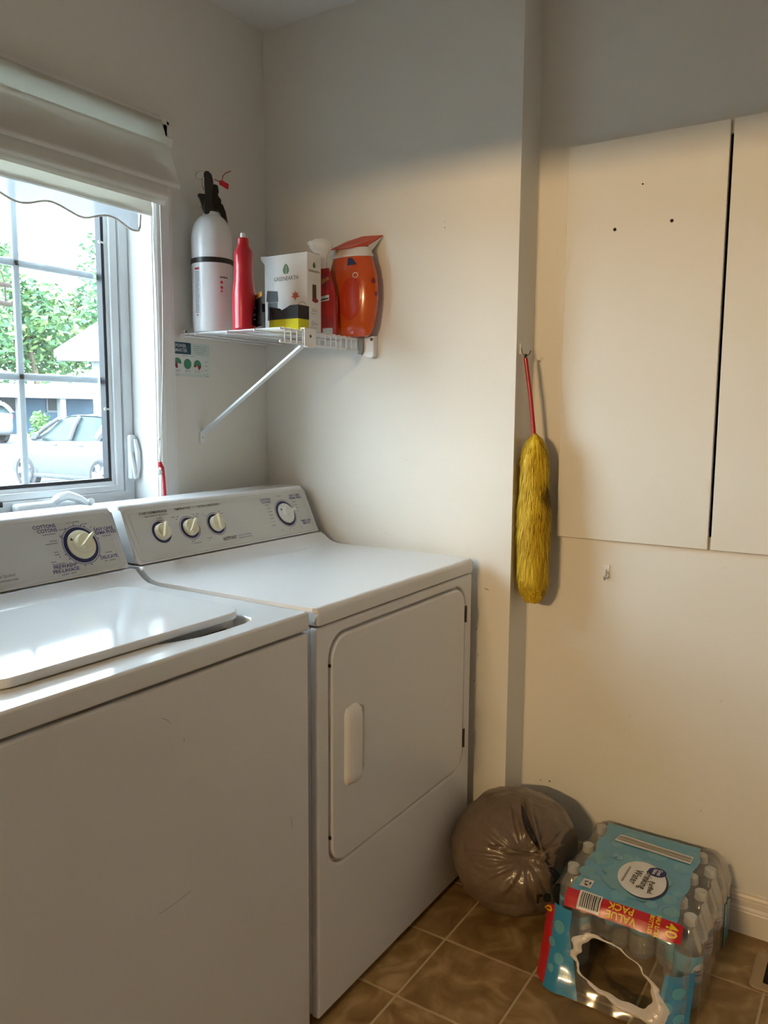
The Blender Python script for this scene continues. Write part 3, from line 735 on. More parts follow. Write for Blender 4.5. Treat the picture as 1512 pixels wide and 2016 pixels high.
# ------------------------------------------------------------------ sticker on the wall
stk = thing('energy_sticker', (1.655, YW-.001, 1.40), 'small printed power saving sticker with pie charts, stuck to the wall under the shelf', 'sticker')
SB = lambda h: (lambda x, z, d: (x, YW-.0012-h, z))
sx0, sx1, sz0, sz1 = 1.586, 1.7235, 1.4005, 1.4945
plate('sheet', [[(sx0, sz0), (sx1, sz0), (sx1, sz1), (sx0, sz1)]], .001, lambda x, z, d: (x, YW-.0007-d, z), 'sticker', stk)
decal('banner', [[(sx0, 1.4625), (1.650, 1.4625), (1.650, sz1), (sx0, sz1)]], SB(.0003), 'teal', stk)
decal('pale_field', [[(sx0, 1.408), (sx1-.001, 1.408), (sx1-.001, 1.4605), (sx0, 1.4605)]], SB(.0003), 'sticker_pale', stk)
lettering('lettering', [('POWER.', 1.6125, 1.4845, .0135, 0, .0001, .85), ('SMARTER.', 1.612, 1.4722, .0135, 0, .0001, .85)], SB(.0006), 'print_white', stk)
def pie(cx, cz, r, a0, a1):
    return [(cx, cz)] + [(cx+r*cos(radians(a0+(a1-a0)*k/14)), cz+r*sin(radians(a0+(a1-a0)*k/14))) for k in range(15)]
decal('pie_chart', [pie(1.598, 1.437, .0145, -10, 180), circ(1.636, 1.4355, .0145, 28), pie(1.674, 1.434, .0145, -12, 185)], SB(.0006), 'sticker_green', stk)
decal('pie_slice', [pie(1.598, 1.437, .0145, 180, 275), pie(1.674, 1.434, .0145, 285, 348), pie(1.674, 1.434, .0145, 185, 212)], SB(.0007), 'sticker_red', stk)
rows = [(1.685, 1.487-.0055*k, .050-.012*(k == 3), .0014) for k in range(4)] + [(1.685, 1.4655, .030, .0012), (1.64, 1.4575, .046, .0014)] + [(1.598+.038*k, 1.4165, .022, .0016) for k in range(3)] + [(1.598+.038*k, 1.4125, .018, .0012) for k in range(3)] \
     + [(1.709, 1.445-.012*k, .012, .0018) for k in range(3)] + [(1.707, 1.410, .016, .0012), (1.598+.0, 1.404, .010, .0016), (1.713, 1.4035, .008, .002)]
decal('small_print', bars(rows), SB(.0006), 'print_grey', stk, join=True)

# ------------------------------------------------------------------ wire shelf
SHZ = 1.518; SHX0, SHX1, SHY0, SHY1 = 1.600, 1.962, 1.340, 1.706
shelf = thing('wire_shelf', (1.78, YW, 1.21), 'white coated wire shelf on a diagonal brace, mounted in the corner over the dryer', 'shelf')
LZ = SHZ-.040
nW = 15
for k in range(nW):
    x = SHX0+.010+(SHX1-SHX0-.02)*k/(nW-1)
    bm = NB(); tube(bm, [(x, SHY1, SHZ-.0022), (x, SHY0+.004, SHZ-.0022), (x, SHY0, SHZ-.006), (x, SHY0, LZ)], .0016, 6); ob('deck_wire', bm, 'shelf_white', shelf)
for y, z in ((SHY1-.002, SHZ-.006), (1.645, SHZ-.006), (1.527, SHZ-.006), (1.43, SHZ-.006), (SHY0+.0035, SHZ-.006), (SHY0+.0035, LZ+.002)):
    bm = NB(); tube(bm, [(SHX0-.004 if y > 1.35 else SHX0-.002, y, z), (SHX1, y, z)], .0030, 8)
    bmesh.ops.create_icosphere(bm, subdivisions=2, radius=.0042, matrix=Matrix.Translation((SHX0-.003, y, z))); ob('cross_wire', bm, 'shelf_white', shelf)
# brace, clip, brackets
bx = 1.688
a, b = Vector((bx, YW-.006, 1.240)), Vector((bx, SHY0+.006, LZ-.004)); d = (b-a).normalized(); u = Vector((1, 0, 0)); w = d.cross(u)
bm = NB(); pr = [(-.0085, -.002), (-.0085, .004), (-.0065, .004), (-.0060, 0), (.0060, 0), (.0065, .004), (.0085, .004), (.0085, -.002)]
prism(bm, pr, lambda p, q, t: a+d*t+u*p+w*q, 0, (b-a).length); ob('brace', bm, 'brace_white', shelf, smooth=False)
plate('brace_foot', [[(bx-.010, 1.210), (bx+.010, 1.210), (bx+.010, 1.240), (bx+.006, 1.254), (bx-.006, 1.254), (bx-.010, 1.240)]], .003, lambda x, z, t: (x, YW-.0025-t, z), 'shelf_white', shelf, .0008)
bm = NB(); lathe(bm, [(0, 0), (.0035, 0), (.003, .002), (0, .0025)], 14, Matrix.Translation((bx, YW-.004, 1.227)) @ Matrix.Rotation(pi/2, 4, 'X')); ob('screw', bm, 'chrome', shelf)
bm = NB(); box(bm, bx-.004, bx+.044, SHY0-.006, SHY0-.002, LZ-.004, SHZ+.004, .0015); box(bm, bx-.004, bx+.044, SHY0-.006, SHY0+.010, SHZ+.001, SHZ+.004, .001); box(bm, bx+.008, bx+.036, SHY0-.006, SHY0+.010, LZ-.006, LZ-.002, .001)
clip = ob('brace_clip', bm, 'shelf_white', shelf)
bm = NB(); lathe(bm, [(0, 0), (.004, 0), (.0035, .0015), (0, .002)], 14, Matrix.Translation((bx+.02, SHY0-.006, SHZ-.017)) @ Matrix.Rotation(pi/2, 4, 'X')); ob('screw', bm, 'dark_metal', clip)
bm = NB(); prism(bm, [(SHY0-.044, 1.463), (SHY0-.044, 1.520), (SHY0-.034, 1.522), (SHY0-.030, 1.5155), (SHY0+.012, 1.5155), (SHY0+.014, 1.510), (SHY0+.008, 1.480), (SHY0-.006, 1.466), (SHY0-.020, 1.460), (SHY0-.036, 1.458)], lambda p, q, t: (t, p, q), SHX1-.010, XW-.001, .003)
eb = ob('end_bracket', bm, 'shelf_white', shelf)
bm = NB(); prism(bm, [(SHY0-.012, SHZ-.002), (SHY0+.008, SHZ-.002), (SHY0+.006, LZ-.008), (SHY0-.006, LZ-.010), (SHY0-.012, LZ)], lambda p, q, t: (t, p, q), SHX1-.018, SHX1-.009, .002); ob('bracket_insert', bm, 'grey_plastic', eb)
bm = NB(); lathe(bm, [(0, 0), (.005, 0), (.004, .002), (0, .003)], 14, Matrix.Translation((SHX1-.010, SHY0-.037, 1.511)) @ Matrix.Rotation(-pi/2, 4, 'Y')); ob('screw', bm, 'dark_metal', eb)
for x in (1.592+.025, 1.80):
    bm = NB(); box(bm, x-.005, x+.005, SHY1-.004, YW-.0005, SHZ-.012, SHZ+.010, .002); wc = ob('wall_clip', bm, 'shelf_white', shelf)
    bm = NB(); lathe(bm, [(0, 0), (.003, 0), (.0025, .0015), (0, .002)], 12, Matrix.Translation((x, SHY1-.004, SHZ+.005)) @ Matrix.Rotation(pi/2, 4, 'X')); ob('screw', bm, 'dark_metal', wc)

# ------------------------------------------------------------------ things on the shelf
SZ = SHZ-.0005
def at(x, y, z=SZ, rz=0.): return Matrix.Translation((x, y, z)) @ Matrix.Rotation(rz, 4, 'Z')
view = lambda x, y: math.atan2(-y, -x)               # direction from a thing towards the room
# fire extinguisher
ex, ey = 1.672, 1.650
ext = thing('fire_extinguisher', (ex, ey, SZ), 'white fire extinguisher with black handle and strap, standing on the wire shelf', 'fire extinguisher')
X0 = at(ex, ey)
bm = NB(); lathe(bm, [(0, .001), (.050, 0), (.0555, .004), (.0565, .012), (.0565, .255)]+[(.0565*cos(radians(t))**.8 if t < 86 else .012, .255+.070*sin(radians(t))) for t in (12, 25, 38, 50, 62, 70)]+[(.024, .324), (.020, .330), (0, .330)], 48, X0); ob('cylinder', bm, 'ext_white', ext)
bm = NB(); lathe(bm, [(.0568, .188), (.0583, .189), (.0583, .201), (.0568, .202)], 48, X0); ob('strap', bm, 'black_plastic', ext)
def cyl_fn(cx, cy, r, zb):
    return lambda s, z, h: (cx+(r)*cos(s/r), cy+(r)*sin(s/r), zb+z)
va = view(ex, ey)
def lab(ca, w): return va+ca
ef = lambda s, z, h: (ex+.0569*cos(va+s/.0569), ey+.0569*sin(va+s/.0569), SZ+z)
decal('label', [rrect(-.058, -.036, .040, .178, .002), rrect(-.058, -.050, .208, .262, .002)], ef, 'print_white', ext, .006)
ef2 = lambda s, z, h: (ex+.0572*cos(va+s/.0572), ey+.0572*sin(va+s/.0572), SZ+z)
decal('label', [rrect(.018, .046, .098, .156, .002)], ef, 'print_white', ext, .006)
sh = [[(-.056, .0535+.0042*k), (-.038-.004*R.random(), .0535+.0042*k), (-.038-.004*R.random(), .0560+.0042*k), (-.056, .0560+.0042*k)] for k in range(27)]
decal('small_print', sh, ef2, 'print_grey', ext, .006, join=True)
decal('label_header', [rrect(-.056, -.0385, .169, .175, .001), ], ef2, 'print_red', ext, .006)
decal('label_marks', [rrect(.021+.005*k, .0245+.005*k, .147, .1515, .0005) for k in range(5)], ef2, 'ink', ext, join=True)
decal('label_symbols', [circ(.025, .136, .004, 12), circ(.025, .122, .004, 12), [(.021, .110), (.029, .110), (.025, .117)], [(-.050, .046), (-.044, .046), (-.044, .050), (-.050, .050)]], ef2, 'print_red', ext, join=True)
# valve and handles: drawn in the vertical plane through the axis that faces the room
eu = Vector((sin(va)*-1, cos(va), 0)); en = Vector((cos(va), sin(va), 0))
def EP(px, py, t=0.): return Vector((ex, ey, SZ+(655-py)*.00144))+eu*((px-419)*.00144)+en*t
bm = NB(); lathe(bm, [(0, .318), (.019, .318), (.019, .334), (.015, .340), (.013, .372), (0, .374)], 20, X0); ob('valve', bm, 'black_plastic', ext)
def EPr(name, pts, t0, t1, m, bev=.003, par=None):
    bm = NB(); prism(bm, pts, lambda p, q, t: EP(p, q, t), t0, t1, bev); return ob(name, bm, m, par or ext)
EPr('trigger_lever', [(403, 424), (405, 431), (410, 433), (415, 431), (418, 424), (421, 395), (424, 372), (421, 360), (415, 354), (409, 354), (406, 359), (409, 376), (408, 400)], .008, .026, 'black_plastic')
EPr('carry_handle', [(420, 414), (421, 411), (436, 408), (441, 411), (446, 424), (450, 446), (446, 442), (438, 435), (434, 420), (432, 416)], -.010, .010, 'black_plastic')
EPr('lever_pivot', [(417, 412), (424, 374), (432, 376), (434, 388), (430, 394), (438, 402), (438, 409)], -.006, .010, 'black_plastic', .002)
EPr('gauge', [(394, 396), (397, 393), (410, 394), (410, 420), (402, 422), (400, 402), (395, 401)], -.004, .012, 'black_plastic', .002)
EPr('nozzle_ring', [(395, 402), (399, 403), (400, 418), (397, 420), (395, 415)], -.003, .007, 'chrome', .001)
bm = NB(); tube(bm, [EP(399+8*cos(t), 360+7*sin(t), .012+.010*cos(t)) for t in [2*pi*k/24 for k in range(25)]], .0011, 6); tube(bm, [EP(403, 365, .014), EP(402, 376, .014), EP(406, 388, .014)], .0011, 6); ob('pull_pin', bm, 'chrome', ext)
tg = EP(443, 375, .012)
ux = eu
bm = NB(); prism(bm, [(-.012, .010), (-.004, .011), (.014, .002), (.013, -.011), (.008, -.011), (-.012, .000)], lambda p, z, t: tg+ux*p+Vector((0, 0, z))+Vector((ux.y, -ux.x, 0))*t, -.001, .001); seal = ob('seal_tag', bm, 'red_plastic', ext)
bm = NB(); tube(bm, [tg+ux*(-.004)+Vector((0, 0, .010)), tg+ux*(-.002)+Vector((0, 0, .022)), tg+ux*.006+Vector((0, 0, .031)), tg+ux*.020+Vector((0, 0, .037))], .0011, 6); tube(bm, [EP(426, 366, .010), tg+ux*(-.008)+Vector((0, 0, .005))], .0012, 6); ob('seal_strap', bm, 'red_dark', seal)

# red cleaner bottle
rx, ry = 1.640, 1.505
rb = thing('cleaner_bottle', (rx, ry, SZ), 'tall red plastic cleaner bottle with white squeeze cap, next to the fire extinguisher', 'bottle')
BX = at(rx, ry, SZ, radians(38))
prof = [(0, .001), (.031, 0), (.0340, .004), (.0335, .012), (.0340, .060), (.0335, .095), (.0315, .112), (.0290, .130), (.0285, .165), (.0280, .190), (.0240, .206), (.0160, .219), (.0145, .226), (.0145, .238), (.0130, .240), (0, .240)]
bm = NB(); lathe(bm, prof, 40, BX, fn=lambda a, r, z: (r*cos(a)*(1.18 if z < .2 else 1), r*sin(a)*(.92 if z < .2 else 1)*(1-.05*math.exp(-((z-.165)/.03)**2)), z)); body = ob('body', bm, 'red_plastic', rb)
bm = NB(); lathe(bm, [(0, .239), (.0075, .239), (.0070, .252), (.0050, .254), (0, .254)], 20, BX); ob('cap', bm, 'white_plastic', rb)
BV = BVHTree.FromObject
def proj_to(bvh, loc, org, ux, uz, dirv, off=.0007):
    def fn(s, z, h):
        p = Vector(org)+ux*s+uz*z; hit = bvh.ray_cast(p-loc, dirv)
        return (hit[0]+loc-dirv*off) if hit[0] else p+dirv*.06
    return fn
def tree_of(o):
    me = o.data; return BVHTree.FromPolygons([v.co.copy() for v in me.vertices], [tuple(p.vertices) for p in me.polygons]), WL[o.name]
bt, bl = tree_of(body)
dirv = Vector((.55, .83, 0)).normalized()
fn = proj_to(bt, bl, Vector((rx, ry, SZ))-dirv*.12+Vector((0, 0, 0)), Vector((dirv.y, -dirv.x, 0)), Vector((0, 0, 1)), dirv)
decal('label', [[(.012, .012), (.033, .010), (.033, .085), (.026, .082), (.022, .062), (.016, .046)]], fn, 'bag_dark', rb, .004)
fn = proj_to(bt, bl, Vector((rx, ry, SZ))-dirv*.12, Vector((dirv.y, -dirv.x, 0)), Vector((0, 0, 1)), dirv, .0012)
decal('label_print', [[(.024, .056), (.032, .060), (.032, .066), (.024, .062)], [(.017, .036), (.031, .044), (.031, .047), (.017, .040)], [(.018, .026), (.031, .030), (.031, .032), (.018, .029)]], fn, 'print_white', rb, .004, join=True)
decal('label_accent', [[(.028, .084), (.033, .086), (.033, .100), (.030, .095)]], fn, 'leaf_gold', rb, .004)

# small dark bottle behind
sb = thing('small_bottle', (1.800, 1.590, SZ), 'small dark bottle with a printed label, half hidden behind the white carton', 'bottle')
bm = NB(); lathe(bm, [(0, 0), (.022, 0), (.024, .003), (.024, .020), (.0235, .070), (.020, .076), (0, .076)], 24, at(1.800, 1.590)); ob('body', bm, 'black_plastic', sb)
bm = NB(); lathe(bm, [(.0243, .022), (.0246, .023), (.0246, .068), (.0243, .069)], 24, at(1.800, 1.590)); ob('label', bm, 'print_grey', sb)
bm = NB(); lathe(bm, [(.0244, .002), (.0248, .003), (.0248, .019), (.0244, .020)], 24, at(1.800, 1.590)); ob('label', bm, 'leaf_green', sb)
bm = NB(); lathe(bm, [(0, .076), (.018, .076), (.018, .092), (.016, .094), (0, .094)], 24, at(1.800, 1.590)); ob('cap', bm, 'black_plastic', sb)

# white carton
BX0, BX1, BY0, BY1, BH = 1.764, 1.826, 1.388, 1.540, .216
ct = thing('carton_box', ((BX0+BX1)/2, (BY0+BY1)/2, SZ), 'white cardboard carton with leaf logo and autumn leaf print, on the wire shelf', 'box')
bm = NB(); box(bm, BX0, BX1, BY0, BY1, SZ, SZ+BH, .0015, 2); ob('carton', bm, 'carton', ct)
bm = NB(); box(bm, BX0+.003, BX1-.003, BY0+.003, BY1-.003, SZ+BH, SZ+BH+.0015); ob('carton_top', bm, 'carton_in', ct)
bm = NB(); prism(bm, [(BY1-.002, SZ+BH), (BY1+.016, SZ+BH+.002), (BY1+.015, SZ+BH-.006), (BY1-.002, SZ+BH-.026)], lambda p, q, t: (t, p, q), BX0+.002, BX0+.004); ob('torn_flap', bm, 'carton', ct)
Bf = lambda h: (lambda s, z, d: (BX0-.0004-h, BY1-s, SZ+z))          # big face, s from its left end
Bs = lambda h: (lambda s, z, d: (BX0+s, BY0-.0004-h, SZ+z))          # narrow face
W_ = BY1-BY0
leaf = lambda cx, cz, r: [(cx+r*math.sin(radians(a))*k, cz+r*cos(radians(a))*k) for a, k in [(0, 1), (20, .55), (45, .95), (62, .5), (95, .9), (120, .4), (165, .45), (180, .8), (195, .45), (240, .4), (265, .9), (298, .5), (315, .95), (340, .55)]]
drop = lambda cx, cz, r: [(cx+r*.75*math.sin(t)*(1-.35*cos(t)), cz+r*cos(t)) for t in [2*pi*k/16 for k in range(16)]]
decal('logo', [drop(.078, .176, .014)], Bf(0), 'leaf_green', ct); decal('logo_vein', [[(.0775, .160), (.0790, .160), (.080, .184), (.079, .184)]], Bf(.0004), 'carton', ct)
lettering('lettering', [('GREENEARTH', .078, .150, .0155, 0, 0, .9)], Bf(0), 'ink', ct)
decal('printed_bin', [[(.010, .040), (.048, .040), (.046, .108), (.012, .112)]], Bf(0), 'black_plastic', ct); decal('bin_lid', [[(.006, .092), (.050, .090), (.048, .118), (.010, .122)]], Bf(.0003), 'bag_dark', ct)
decal('bin_band', [[(.011, .0885), (.049, .0870), (.049, .0885), (.011, .0900)]], Bf(.0006), 'print_grey', ct)
decal('printed_leaf', [leaf(.110, .100, .016), leaf(.098, .062, .010), leaf(.112, .070, .009)], Bf(0), 'leaf_red', ct); decal('printed_leaf', [leaf(.052, .058, .012)], Bf(.0005), 'leaf_gold', ct)
decal('print_panel', [[(.016, .020), (.136, .030), (.134, .062), (.016, .046)]], Bf(.0003), 'maroon', ct)
lettering('lettering', [('COMPOST', .038, .033, .0115, .06, .0002, .9)], Bf(.0007), 'print_white', ct)
decal('badge', [annulus(.134, .068, .0165, .0150, 28)], Bf(.0008), 'print_grey', ct); decal('badge_disc', [circ(.134, .068, .0150, 28)], Bf(.0007), 'carton', ct)
decal('printed_leaf', [leaf(.140, .012, .013), leaf(.146, .030, .008)], Bf(.0003), 'maroon', ct)
decal('logo', [drop(.030, .184, .008)], Bs(0), 'leaf_green', ct); lettering('lettering', [('GREENEARTH', .030, .167, .0088, 0, 0, .9)], Bs(0), 'ink', ct)
decal('printed_bin', [[(.022, .092), (.040, .092), (.039, .132), (.022, .132)]], Bs(0), 'carton_in', ct); decal('printed_soil', [circ(.034, .090, .014, 20, .006)], Bs(.0003), 'maroon', ct)
decal('small_print', bars([(.030, .066, .026, .0022), (.030, .061, .030, .0022), (.028, .055, .026, .0012), (.028, .052, .026, .0012), (.030, .032, .020, .0022), (.032, .027, .032, .0022), (.032, .022, .024, .0022), (.028, .016, .028, .0012), (.028, .013, .026, .0012)]), Bs(0), 'print_grey', ct, join=True)

# sponge
PX0, PX1, PY0, PY1 = 1.692, 1.738, 1.362, 1.462
sp = thing('scrub_sponge', (1.715, 1.41, SZ), 'black and yellow scrub sponge with a dipped top, in front of the white carton', 'sponge')
bm = NB(); box(bm, PX0, PX1, PY0, PY1, SZ, SZ+.031, .0015); ob('yellow_layer', bm, 'sponge_yellow', sp)
pp = [(PY0, SZ+.031)]+[(PY0+(PY1-PY0)*t, SZ+(.066 if t < .28 else .066-.012*math.sin((t-.28)/.72*pi*.95)*(1 if t < 1 else 0))) for t in [k/20 for k in range(21)]]+[(PY1, SZ+.031)]
bm = NB(); prism(bm, pp, lambda p, q, t: (t, p, q), PX0, PX1); ob('black_layer', bm, 'sponge_black', sp)

# red spray bottle
qx, qy = 1.866, 1.408
sb2 = thing('spray_bottle', (qx, qy, SZ), 'red spray bottle with white trigger head, beside the white carton', 'spray bottle')
QX = at(qx, qy, SZ, math.atan2(-.80, .60))
bm = NB(); lathe(bm, [(0, .001), (.036, 0), (.039, .005), (.039, .080), (.037, .110), (.032, .135), (.024, .160), (.0165, .180), (.015, .188), (0, .188)], 40, QX, 1.0, .52); body = ob('body', bm, 'red_clear', sb2)
bt, bl = tree_of(body); dirv = Vector((.80, .60, 0)).normalized()
fn = proj_to(bt, bl, Vector((qx, qy, SZ))-dirv*.1, Vector((dirv.y, -dirv.x, 0)), Vector((0, 0, 1)), dirv)
fn2 = proj_to(bt, bl, Vector((qx, qy, SZ))-dirv*.1, Vector((dirv.y, -dirv.x, 0)), Vector((0, 0, 1)), dirv, .0012)
decal('neck_label', [[(-.020, .140), (.018, .128), (.016, .170), (-.014, .172)]], fn, 'red_dark', sb2, .004)
decal('neck_print', [[(-.006+.005*k, .143+.004*k), (-.002+.005*k, .142+.004*k), (-.002+.005*k, .156+.002*k), (-.006+.005*k, .157+.002*k)] for k in range(4)], fn2, 'leaf_gold', sb2, .004, join=True)
decal('label', [[(-.012, .092), (.014, .098), (.014, .113), (-.012, .107)], [(-.004, .002), (.024, .002), (.024, .022), (-.004, .020)]], fn, 'print_white', sb2, .004)
decal('label_print', [[(-.010, .096), (.012, .101), (.012, .105), (-.010, .100)]], fn2, 'ink', sb2, .004)
bm = NB(); lathe(bm, [(0, .186), (.0165, .186), (.0175, .200), (.0165, .212), (.0175, .222), (.024, .234), (.031, .242), (.034, .250), (.032, .258), (.022, .266), (0, .268)], 32, QX @ Matrix.Translation((-.008, 0, 0)), 1.0, .62)
tr = ob('trigger_head', bm, 'white_plastic', sb2)
bm = NB(); tube(bm, [QX @ Vector(p) for p in ((-.030, 0, .252), (-.040, 0, .252), (-.044, 0, .250))], .01, 12, rad=[.012, .0105, .0085]); ob('nozzle', bm, 'white_plastic', tr)
bm = NB(); tube(bm, [QX @ Vector(p) for p in ((-.026, 0, .240), (-.030, 0, .226), (-.030, 0, .212), (-.034, 0, .204))], .003, 8); ob('trigger', bm, 'white_plastic', tr)

# orange detergent tub
tx, ty = 1.935, 1.358
tb = thing('detergent_tub', (tx, ty, SZ), 'bulging orange detergent tub with pale collar and open red flap, against the wall', 'tub')
prof = [(0, .002), (.050, 0), (.062, .006), (.074, .030), (.081, .065), (.085, .105), (.085, .135), (.082, .165), (.076, .192), (.069, .213), (.064, .222), (0, .222)]
TX = at(tx, ty)
bm = NB(); lathe(bm, prof, 44, TX, .43, 1.0); body = ob('tub', bm, 'orange_tub', tb)
bm = NB(); lathe(bm, [(.064, .221), (.068, .222), (.068, .228), (.064, .232), (.062, .246), (.058, .248), (0, .247)], 44, TX, .46, 1.0); ob('collar', bm, 'milky', tb)
bt, bl = tree_of(body); dirv = Vector((.80, .60, 0)).normalized()
o_ = Vector((tx, ty, SZ))-dirv*.16; ux_ = Vector((dirv.y, -dirv.x, 0))
fn = proj_to(bt, bl, o_, ux_, Vector((0, 0, 1)), dirv); fn2 = proj_to(bt, bl, o_, ux_, Vector((0, 0, 1)), dirv, .0014)
decal('label', [circ(-.006, .105, .032, 32, .060, -.08)], fn, 'tub_label', tb, .008)
decal('label_print', [drop(.056, .152, .008), drop(.064, .116, .006)], fn2, 'maroon', tb, .004)
decal('label_top', [[(-.016, .196), (.010, .198), (-.002, .216), (-.014, .218)]], fn2, 'navy', tb, .006); decal('label_ring', [annulus(.006, .168, .008, .006, 20)], fn2, 'print_white', tb, .004)
zt = SZ+.246
flap = [Vector((tx-.030, ty+.060, zt-.002)), Vector((tx-.040, ty-.010, zt-.004)), Vector((tx-.010, ty-.060, zt+.004)), Vector((tx+.037, ty-.078, zt+.036)), Vector((tx+.036, ty-.010, zt+.040)), Vector((tx+.030, ty+.045, zt+.030))]
bm = NB(); prism(bm, [(k, 0) for k in range(6)], lambda p, q, t: flap[int(p)]+Vector((0, 0, t)), 0, .0022); ob('flap', bm, 'orange_flap', tb, smooth=False)
bm = NB(); prism(bm, [(k, 0) for k in range(4)], lambda p, q, t: [flap[2]+Vector((0, 0, -.001)), flap[3]+Vector((0, 0, -.001)), Vector((tx+.034, ty-.030, zt-.014)), Vector((tx+.010, ty-.052, zt-.012))][int(p)]+Vector((t, 0, 0)), 0, .002); ob('flap_liner', bm, 'white_plastic', tb, smooth=False)

# ------------------------------------------------------------------ bin bag
SC.cycles.transparent_max_bounces = 40
bc = Vector((1.880, .787, .150))
bag = thing('garbage_bag', (bc.x, bc.y, 0), 'full brown plastic garbage bag with a tied knot, slumped beside the dryer', 'garbage bag')
kd = Vector((-.80, -.48, .40)).normalized()            # towards the knot
e1 = kd.cross(Vector((0, 0, 1))).normalized(); e2 = kd.cross(e1)
def bagpt(v):
    ph = math.acos(max(-1, min(1, v.dot(kd)))); th = math.atan2(v.dot(e2), v.dot(e1))
    r = 1.0
    r -= .13*math.exp(-(ph/.22)**2)
    g = math.exp(-((ph-.42)/.40)**2)
    nz = noise.noise(Vector((cos(th)*1.7, sin(th)*1.7, ph*1.3)))
    r += g*(.020*sin(13*th+5*nz)+.013*sin(23*th+9*nz+1)+.008*sin(37*th+3*nz))
    r += .035*noise.noise(v*2.1+Vector((4, 0, 1)))+.022*noise.noise(v*4.6)+.010*abs(noise.noise(v*9+Vector((0, 3, 0))))
    r -= .018*max(0, noise.noise(Vector((v.x*3, v.y*3, v.z*14))))
    p = Vector((bc.x+v.x*.165*r, bc.y+v.y*.170*r, bc.z+v.z*.158*r))
    if p.z < .028: p.z = .0015+.0265*math.exp((p.z-.028)/.03)
    p.x = min(p.x, XR-.018); p.y = max(.650, min(p.y, YF-.010))
    if p.x > XW-.016 and p.y > YE-.010:
        if p.x-(XW-.016) < p.y-(YE-.010): p.x = XW-.016
        else: p.y = YE-.010
    return p
bm = NB(); bmesh.ops.create_uvsphere(bm, u_segments=200, v_segments=120, radius=1)
for v in bm.verts: v.co = bagpt(v.co.normalized())
bbody = ob('bag_body', bm, 'bag', bag, ang=180)
bt, bl = tree_of(bbody)
def hitpx(px, py, off):
    d = (FWD + RGT*((px-CXP)/F_PX) - UPV*((py-CYP)/F_PX)).normalized()
    h = bt.ray_cast(CAM-bl, d); 
    return (h[0]+bl-d*off) if h[0] else CAM+d*2.1
def pxs(off): return lambda x, y, h: hitpx(x, y, off)
def ribbon_px(name, L, Rr, m, parent, lift=.004, thick=.0012):
    """a loose fold of plastic lying on the bag between two outlines"""
    n = len(L)-1
    def fn(u, v):
        k = min(int(u*n), n-1); t = u*n-k
        a = (L[k][0]*(1-t)+L[k+1][0]*t, L[k][1]*(1-t)+L[k+1][1]*t); b = (Rr[k][0]*(1-t)+Rr[k+1][0]*t, Rr[k][1]*(1-t)+Rr[k+1][1]*t)
        x, y = a[0]*(1-v)+b[0]*v, a[1]*(1-v)+b[1]*v
        return hitpx(x, y, lift*(.4+1.2*sin(pi*v)+.5*sin(9*u+5*v)))
    return sheet(name, 22, 8, fn, m, parent, thick)
decal('bag_opening', [[(1024, 1582), (1032, 1590), (1048, 1632), (1066, 1676), (1060, 1680), (1046, 1648), (1034, 1625), (1027, 1606)], [(1072, 1690), (1100, 1718), (1112, 1742), (1100, 1740), (1082, 1716)]], pxs(.0016), 'bag_dark', bag, 8)
ribbon_px('knot_tail', [(1000, 1572), (1008, 1590), (1030, 1630), (1060, 1676)], [(1026, 1570), (1026, 1598), (1036, 1634), (1063, 1676)], 'bag', bag, .007)
ribbon_px('knot_tail', [(1030, 1568), (1040, 1600), (1052, 1640), (1066, 1676)], [(1048, 1572), (1050, 1604), (1062, 1640), (1070, 1676)], 'bag', bag, .009)
ribbon_px('knot_tail', [(1070, 1676), (1085, 1664), (1100, 1660), (1112, 1664)], [(1074, 1688), (1090, 1684), (1106, 1676), (1112, 1668)], 'bag', bag, .009)
ribbon_px('knot_tail', [(960, 1662), (1000, 1668), (1030, 1676), (1062, 1680)], [(966, 1672), (1004, 1682), (1034, 1686), (1062, 1686)], 'bag', bag, .006)
kp = hitpx(1068, 1683, .006)
bm = NB(); bmesh.ops.create_icosphere(bm, subdivisions=3, radius=.011, matrix=Matrix.Translation(kp))
for v in bm.verts:
    d = v.co-kp; v.co = kp+d*(1+.35*noise.noise(d*160))
tube(bm, [kp+Vector((0, .012, .004)), kp+Vector((-.006, .002, .012)), kp+Vector((-.006, -.010, .002)), kp+Vector((-.004, -.004, -.012))], .005, 8); ob('knot', bm, 'bag', bag, ang=180)
lettering('lettering', [('re', 0, 0, 34, 0, 1.0)], lambda x, y, h: hitpx(1070+x, 1766-y-.12*x, .0018), 'bag_dark', bag, 4)
lettering('lettering', [('e', 0, 0, 30, 0, .8)], lambda x, y, h: hitpx(1096+x, 1735-y-.1*x, .0018), 'bag_dark', bag, 4)

